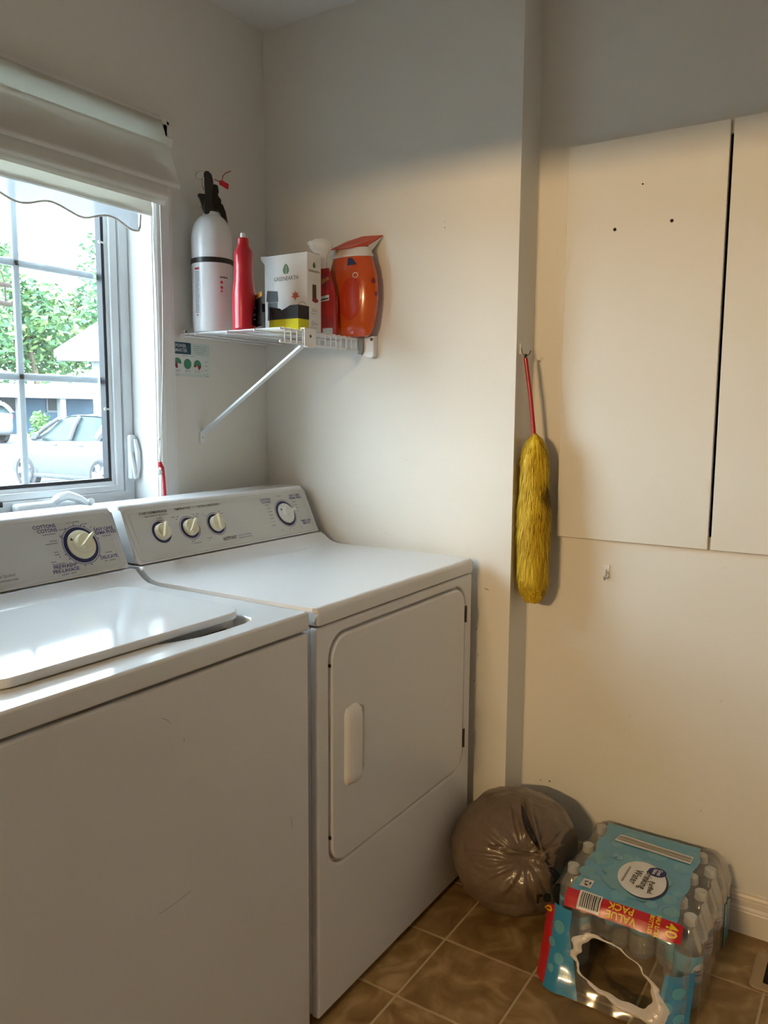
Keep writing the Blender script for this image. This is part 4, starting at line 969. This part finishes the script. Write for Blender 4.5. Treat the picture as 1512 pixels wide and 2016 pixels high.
# ------------------------------------------------------------------ shrink-wrapped water bottles
bt0 = None; nb = 0
BR, BHt = .0312, .204
def make_bottle(x, y):
    t = thing('water_bottle', (x, y, 0), 'clear half litre water bottle with white cap, packed upright in the shrink-wrapped tray', 'water bottle', 'bottles in the shrink wrap')
    X = at(x, y, .0008)
    prof = [(0, .004), (.018, .001), (.026, 0), (.0300, .006), (BR, .014)]
    for k in range(4): prof += [(BR, .020+.009*k), (BR-.0016, .0245+.009*k)]
    prof += [(BR, .058), (BR, .128), (BR-.0015, .131), (BR, .136), (.0295, .148), (.0235, .164), (.0165, .177), (.0130, .184), (.0130, .190), (0, .190)]
    bm = NB(); lathe(bm, prof, 20, X); ob('bottle_body', bm, 'pet', t, ang=60)
    bm = NB(); lathe(bm, [(0, .006), (BR-.003, .012), (BR-.003, .130), (.027, .150), (.0215, .164), (0, .1641)], 16, X); ob('water', bm, 'water', t)
    bm = NB(); lathe(bm, [(0, .186), (.0150, .186), (.0150, .188), (.0142, .190), (.0142, .202), (.0128, .204), (0, .204)], 18, X); ob('cap', bm, 'cap_white', t)
    bm = NB(); lathe(bm, [(BR+.0002, .060), (BR+.0005, .0605), (BR+.0005, .1255), (BR+.0002, .126)], 20, X)
    bm.faces.ensure_lookup_table(); bmesh.ops.delete(bm, geom=[f for f in bm.faces if len(f.verts) > 4], context='FACES'); lb = ob('label', bm, 'bottle_label', t)
    la = radians(240); lf = lambda h: (lambda s, z, d: (x+(BR+.0008+h)*cos(la+s/BR), y+(BR+.0008+h)*sin(la+s/BR), z))
    decal('label_field', [circ(0, .088, .020, 20, .022)], lf(0), 'bottle_label_white', lb, .008)
    lettering('lettering', [('Drinking', 0, .093, .0088, 0, .0001), ('Water', 0, .084, .0088, 0, .0001)], lf(.0004), 'ink_blue', lb)
    return t
spots = []
for i, xc in enumerate((2.030, 1.975, 1.920, 1.865, 1.810, 1.755)):
    for j in range(5):
        yy = (.318 if i % 2 else .350)+.0635*j
        if i >= 4 and 0 < j < 4: continue           # already taken out through the tear
        spots.append((xc, yy))
first = None
for (x, y) in spots:
    if first is None: first = make_bottle(x, y); o0 = Vector((x, y, 0))
    else: cur = copy_tree(first, Vector((x, y, 0))-o0)
    if (x, y) == spots[0]: cur = first
    i = round((2.030-x)/.055); j = round((y-(.318 if i % 2 else .350))/.0635); nth = ('closest to the baseboard', 'second from the baseboard', 'third from the baseboard', 'fourth from the baseboard', 'fifth from the baseboard', 'by the torn front')[i]
    if j == 0: cur['label'] = 'clear water bottle in the outer row facing the floor vent, ' + nth
    elif j == 4: cur['label'] = 'clear water bottle in the outer row facing the garbage bag, ' + nth
    elif i == 3: cur['label'] = 'clear water bottle of the row seen through the torn hole'
    else: cur['label'] = 'clear water bottle hidden under the printed top of the shrink wrap'
wrap = thing('shrink_wrap', (1.85, .46, 0), 'torn shrink wrap printed blue and red, round a pack of water bottles', 'packaging')
FP = [(2.058, .190), (2.052, .2075), (1.90, .2085), (1.76, .2085), (1.712, .2070), (1.694, .198), (1.676, .172), (1.657, .125), (1.632, .065), (1.602, .004)]
FL = [0]
for a, b in zip(FP, FP[1:]): FL.append(FL[-1]+math.hypot(a[0]-b[0], a[1]-b[1]))
def fprof(s):
    s = max(0, min(FL[-1], s))
    for k in range(len(FP)-1):
        if s <= FL[k+1]+1e-9:
            t = (s-FL[k])/(FL[k+1]-FL[k]); return FP[k][0]*(1-t)+FP[k+1][0]*t, FP[k][1]*(1-t)+FP[k+1][1]*t
def wrap_pt(s, y, off=0.):
    """s runs from the back edge over the top and down the torn front"""
    x, z = fprof(s)
    fr = max(0, min(1, (s-FL[4])/.1))
    w = noise.noise(Vector((s*14, y*16, 1)))*.0035+noise.noise(Vector((s*40, y*30, 4)))*.0012
    # rounding at both ends of the front, slack between the ends
    e = max(0, (y-.565)/.07); x += fr*.055*e*e
    e2_ = max(0, (.345-y)/.05); x += fr*.045*e2_*e2_
    x += fr*(.012*sin((y-.30)/.33*pi))*(.5+.5*fr) - .0
    z += (1-fr)*(abs(w)*.6-.0005) + .0012
    dz = 60*max(0, y-.604)**2 + 26*max(0, .336-y)**2
    if dz > 0 and fr < 1:                        # the film hugs the caps at the edges
        dc = min(math.hypot(x-a, y-b) for a, b in spots)
        z = max(z-(1-fr)*dz, .2068-3.0*max(0, dc-.0165)) if dc < .03 else z-(1-fr)*dz
    x -= fr*w*1.6
    return Vector((x-off*fr, y, z+off*(1-fr)))
SF = FL[4]                       # where the top turns down
SE = FL[-1]
def strip(name, s0, s1, ya, yb, m, nu=40, nv=24, off=0., skip=None):
    """ya, yb: functions of s or numbers"""
    A = ya if callable(ya) else (lambda s: ya); B = yb if callable(yb) else (lambda s: yb)
    return sheet(name, nu, nv, lambda u, v: wrap_pt(s0+(s1-s0)*u, A(s0+(s1-s0)*u)*(1-v)+B(s0+(s1-s0)*u)*v, off), m, wrap, 0, skip, 180)
top_l = lambda s: .590-.018*(s/SF)+.004*sin(s*60); top_r = lambda s: .352-.012*(s/SF)+.004*sin(s*50)
ptop = strip('printed_top', .004, SF+.004, top_r, top_l, 'film_blue', 60, 40)
strip('clear_edge', .004, SF+.004, top_l, .630, 'film_clear', 130, 24); strip('clear_edge', .004, SF+.004, .286, top_r, 'film_clear', 130, 30)
band = strip('red_band', SF+.004, SF+.048, .322, lambda s: .582, 'film_red', 10, 40)
strip('red_corner', SF+.062, SE-.004, .602, .630, 'film_red', 30, 8); strip('blue_corner', SF+.055, SE, lambda s: .560-.30*max(0, s-SF-.10), .606, 'film_blue_deep', 30, 12)
strip('blue_corner', SF+.115, SE, .292, lambda s: .345+.12*(s-SF-.115), 'film_blue_deep', 24, 12)
HC, HS = .452, SF+.152           # centre of the torn hole (y, s)
def hrad(a):                      # ragged outline of the torn hole
    c, d = abs(cos(a)), abs(sin(a)); r = 1/((c**2.6+d**2.6)**(1/2.6))
    return r*(1+.05*sin(3*a+1)+.045*noise.noise(Vector((cos(a)*2.5, sin(a)*2.5, .5)))+.03*sin(11*a))
def hole(y, s):
    p, q = (HC-y)/.086, (s-HS-.16*(HC-y))/.047
    return math.hypot(p, q) < hrad(math.atan2(q, p))*1.03
s0f, s1f, y0f, y1f = SF+.048, SE, .300, .560
strip('clear_front', s0f, s1f, y0f, y1f, 'film_clear', 60, 80, 0, lambda u, v: hole(y0f+(y1f-y0f)*v, s0f+(s1f-s0f)*u))
def rim(u, v):
    a = 2*pi*u; wd = .07+.42*max(0, cos(a-.75))**1.6+.22*max(0, cos(a-3.6))**4+.05*noise.noise(Vector((cos(a)*6, sin(a)*6, 3)))
    k = hrad(a)*(1-.04+wd*v); y = HC-.086*k*cos(a); s = HS+.16*(HC-y)+.047*k*sin(a)
    return wrap_pt(min(s, SE-.003), y, .002+.006*sin(pi*v)*wd/.3+.0035*noise.noise(Vector((a*9, v*3, 2)))*v)
sheet('torn_edge', 160, 10, rim, 'torn_white', wrap, 0, None, 180)
# side films facing the room
sheet('side_film', 60, 24, lambda u, v: Vector((1.700+.36*u, .2835-.002*sin(u*40)+.020*max(0, v-.72)/.28, .004+.203*v)), 'film_clear', wrap, 0, None, 180)
sheet('side_print', 16, 20, lambda u, v: Vector((1.985+.075*u, .2815-.002*sin(u*10), .004+.115*v*(1-.15*u))), 'film_blue', wrap, 0, None, 180)
sheet('side_stripe', 6, 20, lambda u, v: Vector((2.050+.012*u, .2805, .010+.125*v)), 'film_red', wrap, 0, None, 180)
# printing on the top: tx runs towards the room (-X), ty to the right (-Y)
def TPf(off): return lambda a, b, h: wrap_pt(FL[1]+(2.052-a), b, off)
def tp_text(items, off, m):
    for it in items:
        s, xx, yy, size = it[:4]; rot = it[4] if len(it) > 4 else 0; sx_ = it[5] if len(it) > 5 else 1
        # 'in' = reads towards the room
        lettering('lettering', [(s, 0, 0, size, 0, .0003, sx_)], (lambda a, b, h: wrap_pt(FL[1]+(2.052-(xx-(a*cos(rot)-b*sin(rot)))), yy-(a*sin(rot)+b*cos(rot)), off)), m, ptop, .01)
bub = [(2.0, .37, .020), (2.005, .52, .026), (1.955, .54, .018), (1.93, .375, .024), (1.87, .565, .020), (1.85, .548, .014), (1.79, .565, .022), (1.77, .54, .016), (1.78, .37, .018), (1.735, .355, .020), (1.74, .40, .015), (1.745, .565, .013), (1.96, .44, .030), (1.90, .50, .018), (1.81, .36, .012), (1.735, .47, .022)]
decal('bubble', [circ(x, y, r, 22, r*.85) for x, y, r in bub], TPf(.0006), 'film_bubble', ptop, .015)
decal('bubble_ring', [[circ(x, y, r, 22, r*.7), circ(x, y, r*.93, 22, r*.64)] for x, y, r in ((1.735, .362, .024), (1.80, .352, .016), (1.975, .555, .020))], TPf(.0010), 'film_pale', ptop, .015)
sp_ = []
for k in range(46):
    a = 2*pi*k/46; rr = .082+.018*R.random()*(1.6 if cos(a-1.2) > .3 else .6); sp_.append((1.822+rr*cos(a), .450+rr*.78*sin(a)))
decal('splash', [sp_], TPf(.0012), 'film_bubble', ptop, .02)
decal('splash_drop', [circ(1.87+.05*R.random(), .51+.02*R.random(), .004+.005*R.random(), 8) for k in range(7)], TPf(.0016), 'bottle_label', ptop, join=True)
decal('oval_outline', [circ(1.824, .440, .079, 40, .056, .25)], TPf(.0018), 'navy', ptop, .02)
decal('oval_field', [circ(1.826, .444, .077, 40, .055, .25)], TPf(.0024), 'film_white', ptop, .02)
decal('brand_disc', [circ(1.872, .420, .021, 26)], TPf(.0030), 'ink_blue', ptop, .02)
tp_text([('Great', 1.872, .4145, .0130, 0, .9), ('Value', 1.872, .4255, .0130, 0, .9)], .0036, 'film_white')
tp_text([('Purified', 1.800, .4170, .0170, .12), ('Drinking', 1.826, .4340, .0260, 0, .95), ('Water', 1.826, .4580, .0260, 0, .95)], .0032, 'ink')
decal('small_print', [[(1.79+.008*k, .479), (1.796+.008*k, .479), (1.796+.008*k, .4835), (1.79+.008*k, .4835)] for k in range(9)], TPf(.0032), 'print_grey', ptop, join=True)
decal('tape_strip', [[(1.992, .362), (2.004, .545), (1.966, .552), (1.956, .362)]], TPf(.0020), 'film_white', ptop, .02)
decal('tape_stripe', [[(1.986, .364), (1.997, .544), (1.984, .546), (1.973, .364)], [(1.970, .364), (1.981, .546), (1.975, .547), (1.964, .364)]], TPf(.0026), 'film_grey', ptop, .02)
decal('recycle_mark', [[(1.755, .535), (1.756, .560), (1.722, .560), (1.722, .533)]], TPf(.0020), 'print_white', ptop); 
for ra in range(3):
    a = ra*2*pi/3; decal('recycle_arrow', [[(1.739+.010*cos(a+t)*k, .546+.008*sin(a+t)*k) for t, k in ((0, .6), (.9, .6), (1.1, .4), (1.5, .95), (.9, 1.3), (.9, 1.05), (0, 1.05))]], TPf(.0024), 'ink', ptop)
Bd = lambda off: (lambda a, b, h: wrap_pt(SF+a, b, off))       # a runs down the red band
decal('barcode_field', [[(.002, .500), (.002, .552), (.046, .552), (.046, .500)]], Bd(.0012), 'film_white', band, .01)
bx_ = .503; bl_ = []
while bx_ < .547:
    w_ = .0010+.0022*R.random(); bl_.append([(.006, bx_), (.006, bx_+w_), (.040, bx_+w_), (.040, bx_)]); bx_ += w_+.0010+.0016*R.random()
decal('barcode', bl_, Bd(.0022), 'ink', band, .006, join=True)
def band_text(s, a0, y0, size, flip, sx_=1., m='film_yellow'):
    if flip: fnn = lambda x, y, h: wrap_pt(SF+a0+y*-1*-1, y0+x, .0016)          # upside down: reads to the left, tops towards the room
    else: fnn = lambda x, y, h: wrap_pt(SF+a0+x, y0-y, .0016)                   # reads towards the room
    lettering('lettering', [(s, 0, 0, size, 0, .0005, sx_)], fnn, m, band, .008)
band_text('PACK', .015, .455, .0225, True); band_text('VALUE', .035, .452, .0225, True)
band_text('40', .026, .345, .036, False, .85); band_text('HALF LITER', .026, .374, .0125, False, .75); band_text('BOTTLES', .026, .388, .0125, False, .8)
lettering('lettering', [('0', 0, 0, .040, 0, .0006)], lambda x, y, h: wrap_pt(SF+.075+x, .626-y, .0016), 'film_yellow', wrap, .008)
decal('bubble', [circ(s, y, r, 16) for s, y, r in ((SF+.10, .585, .014), (SF+.14, .598, .010), (SF+.165, .575, .012), (SF+.19, .59, .008), (SF+.15, .315, .012), (SF+.18, .335, .013), (SF+.20, .310, .010))], lambda a, b, h: wrap_pt(a, b, .0016), 'film_bubble', wrap, .01)

# ------------------------------------------------------------------ floor vent
vt = thing('floor_vent', (1.95, .13, 0), 'tan metal floor register by the baseboard, next to the water bottles', 'vent')
slots = [rrect(1.905+.0, 1.995, .055+.028*k, .070+.028*k, .006) for k in range(5)]
plate('vent_plate', [rrect(1.880, 2.020, .030, .209, .014)]+slots, .005, lambda x, y, d: (x, y, .0028+d), 'vent_tan', vt, .0015)
bm = NB(); box(bm, 1.900, 2.000, .045, .198, -.0005, .0006); ob('vent_duct', bm, 'hole', vt)

# ------------------------------------------------------------------ outside
def gz(y): return -.35+max(0, min(.55, (y-19)*.042))
struct(sheet('ground', 10, 60, lambda u, v: Vector((-30+130*u, 2.2+118*v, gz(2.2+118*v))), 'asphalt'), 'pale paved ground outside the window')
def car(name, loc, rz, m, label, wheel_r=.335, L=4.25, Hh=1.62):
    t = thing(name, loc, label, 'car')
    Tm = Matrix.Translation(loc) @ Matrix.Rotation(rz, 4, 'Z'); T_ = lambda x, y, z: Tm @ Vector((x, y, z))
    # stations along the length (front at +x): x, bottom, shoulder height, half width
    st = [(2.12, .38, .66, .62), (2.05, .26, .80, .76), (1.85, .22, .92, .84), (1.40, .20, 1.00, .87), (.95, .20, 1.04, .885), (.0, .20, 1.05, .89), (-.9, .20, 1.07, .89), (-1.5, .20, 1.10, .885), (-1.95, .24, 1.10, .85), (-2.10, .34, 1.02, .78), (-2.13, .45, .8, .70)]
    bm = NB(); rings = []
    for x, b, h, w in st:
        x *= L/4.25
        half = [(w*.80, b), (w*.97, b+.08), (w, b+.30*(h-b)), (w*.985, b+.62*(h-b)), (w*1.0, h-.10), (w*.95, h-.02), (w*.80, h), (w*.4, h+.015)]
        ring = [T_(x, y, z) for y, z in half]+[T_(x, -y, z) for y, z in reversed(half)]
        rings.append([bm.verts.new(p) for p in ring])
    n = len(rings[0])
    for a, b in zip(rings, rings[1:]):
        for k in range(n): bm.faces.new((a[k], a[(k+1) % n], b[(k+1) % n], b[k]))
    bm.faces.new(rings[0]); bm.faces.new(list(reversed(rings[-1])))
    ob('body_shell', bm, m, t, ang=40)
    # cabin: glass with roof and pillars
    cb = [(1.00, 1.03, 1.03, .80, .80), (.62, 1.03, 1.30, .80, .70), (.28, 1.04, 1.52, .80, .62), (-.10, 1.05, 1.585, .80, .61), (-.9, 1.06, 1.57, .80, .60), (-1.55, 1.08, 1.47, .79, .58), (-1.82, 1.09, 1.30, .76, .60), (-2.02, 1.09, 1.09, .74, .72)]
    bm = NB(); rings = []
    for x, z0, z1, w0, w1 in cb:
        x *= L/4.25
        rings.append([bm.verts.new(T_(x, y, z)) for y, z in ((w0+.06, z0-.02), ((w0*.45+w1*.55)+.03, z0*.4+z1*.6), (w1, z1-.01), (0, z1+.004), (-w1, z1-.01), (-(w0*.45+w1*.55)-.03, z0*.4+z1*.6), (-w0-.06, z0-.02))])
    for a, b in zip(rings, rings[1:]):
        for k in range(6): bm.faces.new((a[k], a[k+1], b[k+1], b[k]))
    ob('cabin_glass', bm, 'car_glass', t, ang=40)
    bm = NB()
    rf = [(.34, 1.50, .64), (.0, 1.60, .64), (-.45, 1.615, .635), (-.95, 1.60, .63), (-1.45, 1.53, .61), (-1.90, 1.36, .58)]
    A = [[bm.verts.new(T_(x*L/4.25, y, z-(.05 if abs(y) > .5 else 0))) for y in (w, w*.8, 0, -w*.8, -w)] for x, z, w in rf]
    for a, b in zip(A, A[1:]):
        for k in range(4): bm.faces.new((a[k], a[k+1], b[k+1], b[k]))
    bmesh.ops.solidify(bm, geom=bm.faces[:], thickness=.05)
    ob('roof', bm, m, t, ang=40)
    for s in (1, -1):
        for pts, r, mm in (([(1.05, .86, 1.04), (.62, .79, 1.31), (.30, .68, 1.50)], .045, m), ([(-.33, .89, 1.05), (-.36, .78, 1.35), (-.38, .66, 1.54)], .05, 'car_trim'), ([(-1.22, .88, 1.08), (-1.34, .77, 1.32), (-1.42, .64, 1.48)], .09, m), ([(-2.02, .80, 1.08), (-1.90, .72, 1.28), (-1.72, .62, 1.42)], .08, m)):
            bm = NB(); tube(bm, [T_(x*L/4.25, y*s, z) for x, y, z in pts], r, 8); ob('pillar', bm, mm, t)
        bm = NB(); tube(bm, [T_(.72, .86*s, 1.08), T_(.70, 1.00*s, 1.12), T_(.69, 1.04*s, 1.12)], .07, 10, rad=[.03, .085, .07]); ob('wing_mirror', bm, 'car_trim', t)
        bm = NB(); box(bm, -2.1, -1.86, .70 if s > 0 else -.88, .88 if s > 0 else -.70, .86, 1.02, .03, 2, Tm); ob('tail_lamp', bm, 'tail_red', t)
        bm = NB(); box(bm, -1.0, 1.0, .84 if s > 0 else -.905, .905 if s > 0 else -.84, .20, .30, .02, 2, Tm); ob('sill_trim', bm, 'car_trim', t)
        for x in (.22, -.66):
            bm = NB(); box(bm, x-.09, x+.09, .885 if s > 0 else -.915, .915 if s > 0 else -.885, .92, .95, .008, 2, Tm); ob('door_handle', bm, m, t)
        for x in (1.30, -1.28):
            wx = Tm @ Matrix.Translation((x*L/4.25, .80*s, wheel_r)) @ Matrix.Rotation(-pi/2*s, 4, 'X')
            bm = NB(); lathe(bm, [(.0, -.06), (wheel_r+.06, -.06), (wheel_r+.065, .075), (wheel_r+.03, .097), (0, .095)], 32, wx); ob('wheel_arch', bm, 'car_trim', t)
            bm = NB(); lathe(bm, [(wheel_r*.66, .0), (wheel_r*.66, .115), (wheel_r*.9, .125), (wheel_r, .10), (wheel_r, -.08), (wheel_r*.66, -.08)], 32, wx); wh = ob('wheel', bm, 'tyre', t)
            bm = NB()
            for k in range(5):
                a = 2*pi*k/5; rr = wheel_r*.68
                prism(bm, [(.05, -.03), (.05, .03), (rr, .075), (rr, -.075)], lambda p, q, d: wx @ (Matrix.Rotation(a, 4, 'Z') @ Vector((p, q, d))), .095, .118)
            lathe(bm, [(0, .09), (.07, .09), (.06, .125), (0, .13)], 14, wx); ob('rim', bm, 'alloy', wh)
    bm = NB(); box(bm, -2.13, -2.05, -.55, .55, .40, .62, .02, 2, Tm); ob('rear_bumper', bm, 'car_trim', t)
    return t
car('hatchback_car', (11.62, 15.17, gz(15)+.0), pi/2, 'car_silver', 'silver hatchback car parked outside, seen from its side through the window')
sp0 = on(1, 29.0, -6, 873)
car('white_suv', (sp0.x, 31.0, gz(31)), pi/2-.12, 'car_white', 'white sport utility car farther off, showing its red tail lamp, beyond the silver car', .36, 4.5)
def house_box(x0, x1, y0, y1, z0, z1): return box(NB(), x0, x1, y0, y1, z0, z1)
HY = 38.0
hp_ = lambda px, py, y=HY: on(1, y, px, py)
z_g = gz(HY)
bl_h = thing('blue_house', (hp_(100, 800).x, HY+3, z_g), 'low blue-sided house with a white porch roof on posts, across the driveway', 'house')
xa, xb = hp_(-200, 800).x, hp_(420, 800).x
ob('wall', house_box(xa, xb, HY, HY+7, z_g, hp_(100, 770).z), 'siding_blue', bl_h)
ob('porch_roof', house_box(xa-.4, xb+.4, HY-2.2, HY+7.2, hp_(100, 784, HY-2).z, hp_(100, 758, HY-2).z), 'siding_white', bl_h)
for px in (-40, 40, 121, 196, 260):
    c = hp_(px, 800, HY-1.9); ob('porch_post', box(NB(), c.x-.16, c.x+.16, HY-2.05, HY-1.75, z_g-.3, c.z+.8), 'siding_white', bl_h)
for px, w in ((20, 1.3), (106, .9), (230, 1.2)):
    c = hp_(px, 795, HY-.05); f_ = ob('window', box(NB(), c.x-w/2, c.x+w/2, HY-.08, HY+.02, c.z-.45, c.z+.55), 'siding_white', bl_h)
    ob('pane', box(NB(), c.x-w/2+.1, c.x+w/2-.1, HY-.11, HY, c.z-.35, c.z+.45), 'car_glass', f_)
# gabled house, its gable turned towards the drive
GY = 27.0
g_e, g_r, g_w = on(1, GY, 106, 694), on(1, GY, 193, 637), on(1, GY, 183, 720)
gd = Vector((.60, .80, 0)); gw = Vector((.80, -.60, 0))
def on_gable(px, py):
    d = FWD + RGT*((px-CXP)/F_PX) - UPV*((py-CYP)/F_PX); p = CAM + d*((g_e-CAM).dot(gd)/d.dot(gd)); return (p-g_e).dot(gw), p.z
gab = thing('gable_house', (g_e.x+4*gw.x+2*gd.x, g_e.y+4*gw.y+2*gd.y, gz(GY)), 'white-sided house with a pale gable roof, beyond the right edge of the window', 'house')
wr, zr = on_gable(193, 637); ww, _ = on_gable(183, 720); slope = (zr-g_e.z)/wr; HWd = 3.6
GP = lambda p, q, d: Vector((g_e.x, g_e.y, 0))+gw*p+gd*d+Vector((0, 0, q))
poly = [(ww, gz(GY)-.2), (2*HWd-ww, gz(GY)-.2), (2*HWd-ww, g_e.z+.1), (HWd, g_e.z+slope*HWd-.15), (ww, g_e.z+.1)]
bm = NB(); prism(bm, poly, GP, .5, 4.2); ob('wall', bm, 'siding_white', gab, smooth=False)
bm = NB(); prism(bm, [(0, g_e.z-.12), (HWd, g_e.z+slope*HWd-.12), (2*HWd, g_e.z-.12), (2*HWd, g_e.z+.08), (HWd, g_e.z+slope*HWd+.08), (0, g_e.z+.08)], GP, 0, 4.6); ob('roof', bm, 'roof_grey', gab, smooth=False)
bm = NB(); prism(bm, [(.1, g_e.z-.10), (HWd, g_e.z+slope*HWd-.16), (2*HWd-.1, g_e.z-.10), (2*HWd-.1, g_e.z-.28), (.1, g_e.z-.28)], GP, .02, .48); ob('gable_panel', bm, 'siding_white', gab, smooth=False)
for k in (0, 1):
    a_, b_ = ((0, g_e.z), (HWd, g_e.z+slope*HWd)) if k == 0 else ((HWd, g_e.z+slope*HWd), (2*HWd, g_e.z))
    bm = NB(); prism(bm, [(a_[0], a_[1]-.20), (b_[0], b_[1]-.20), (b_[0], b_[1]+.09), (a_[0], a_[1]+.09)], GP, -.06, .0); ob('fascia', bm, 'siding_white', gab, smooth=False)
# trees and shrub
def leafy(name, label, centre, blobs, n, size, mats, trunk=None, cat='tree', seed=1):
    t = thing(name, (centre[0], centre[1], gz(centre[1])), label, cat); rg = random.Random(seed)
    V = [[] for _ in mats]; Fc = [[] for _ in mats]
    tot = sum(b[3]**2 for b in blobs)
    for bx_, by_, bz_, br in blobs:
        for _ in range(int(n*br*br/tot)):
            d = Vector((rg.gauss(0, 1), rg.gauss(0, 1), rg.gauss(0, 1))).normalized()*br*(rg.random()**.45)
            p = Vector((bx_, by_, bz_))+Vector((d.x, d.y, d.z*.85)); s = size*(.6+.8*rg.random())
            a = Vector((rg.uniform(-1, 1), rg.uniform(-1, 1), rg.uniform(-.6, .6))).normalized(); b = a.cross(Vector((rg.uniform(-1, 1), rg.uniform(-1, 1), rg.uniform(-1, 1)))).normalized()
            k = rg.randrange(len(mats)); i = len(V[k]); V[k] += [p-a*s, p+b*s*.45, p+a*s, p-b*s*.45]; Fc[k].append((i, i+1, i+2, i+3))
    for k, m in enumerate(mats):
        me = bpy.data.meshes.new('foliage'); me.from_pydata(V[k], [], Fc[k]); mesh_ob('foliage', me, m, t, smooth=False)['kind'] = 'stuff'
    if trunk:
        bm = NB(); tube(bm, [Vector(p) for p in trunk], .2, 8, rad=[.28-.16*i/(len(trunk)-1) for i in range(len(trunk))]); ob('trunk', bm, 'bark', t)
    return t
TY = 50.0
def blob(px, py, r, y=TY, dy=0):
    p = on(1, y+dy, px, py); return (p.x, p.y, p.z, r)
bb_ = [blob(px, py, r, TY, R.uniform(-1, 3)) for px, py, r in ((-60, 640, 3.2), (-10, 690, 3.0), (30, 640, 2.4), (15, 560, 1.8), (70, 690, 2.8), (60, 610, 1.8), (85, 590, 1.6), (110, 640, 2.0), (120, 700, 2.4), (150, 650, 2.0), (160, 600, 1.5), (185, 690, 2.2), (210, 640, 2.2), (-30, 520, 1.6), (5, 500, 1.2))]
c = on(1, TY, 70, 800)
leafy('maple_tree', 'broad pale green maple tree rising behind the low houses', (c.x, TY), bb_, 9000, .26, ['leaf_a', 'leaf_b', 'leaf_c'], [(c.x, TY, gz(TY)), (c.x+.2, TY, 3.5), (c.x-.3, TY+.3, 7)], seed=5)
bb_ = [blob(px, py, r*.6, 20) for px, py, r in ((190, 480, .9), (180, 540, .7), (200, 590, 1.1), (230, 520, 1.8), (260, 600, 2.2))]
c = on(1, 20, 265, 800)
leafy('ash_tree', 'thin-leaved green tree with light branches, rising over the gabled house', (c.x, 20), bb_, 1300, .10, ['leaf_a', 'leaf_c'], [(c.x, 20, gz(20)), (c.x+.1, 20, 2.5), (c.x-.3, 20.2, 4.0)], seed=9)
c = on(1, 28, 84, 846)
leafy('round_shrub', 'bright yellow-green shrub growing behind the silver car', (c.x, 28), [(c.x, 28, gz(28)+.45, .5), (c.x-.1, 28, gz(28)+.95, .42), (c.x+.25, 28.1, gz(28)+.5, .42)], 700, .09, ['leaf_b', 'leaf_a'], None, 'shrub', 3)
# small hanging feeder outside the pane
fc = on(1, 2.55, 4, 578)
fd = thing('bird_feeder', (fc.x-.06, 2.55, fc.z-.04), 'small brown twig feeder hanging outside the window pane', 'bird feeder')
for z in (fc.z+.030, fc.z-.032):
    bm = NB(); tube(bm, [(fc.x-.17, 2.55, z-.004), (fc.x-.06, 2.55, z+.003), (fc.x+.030, 2.55, z)], .008, 8); ob('twig', bm, 'wood_brown', fd)
for x in (fc.x-.15, fc.x+.012):
    bm = NB(); tube(bm, [(x, 2.55, fc.z-.032), (x, 2.55, fc.z+.032)], .003, 6); ob('wire', bm, 'wood_brown', fd)
bm = NB(); tube(bm, [(fc.x-.15, 2.55, fc.z+.03), (fc.x-.07, 2.55, fc.z+.36)], .0015, 6); tube(bm, [(fc.x+.012, 2.55, fc.z+.03), (fc.x-.07, 2.55, fc.z+.36)], .0015, 6); ob('hanger', bm, 'wood_brown', fd)
bm = NB(); tube(bm, [(fc.x-.07, YW+.162, fc.z+.50), (fc.x-.07, 2.0, fc.z+.52), (fc.x-.07, 2.45, fc.z+.46), (fc.x-.07, 2.55, fc.z+.40), (fc.x-.07, 2.552, fc.z+.355)], .005, 8); ob('bracket_arm', bm, 'dark_metal', fd)
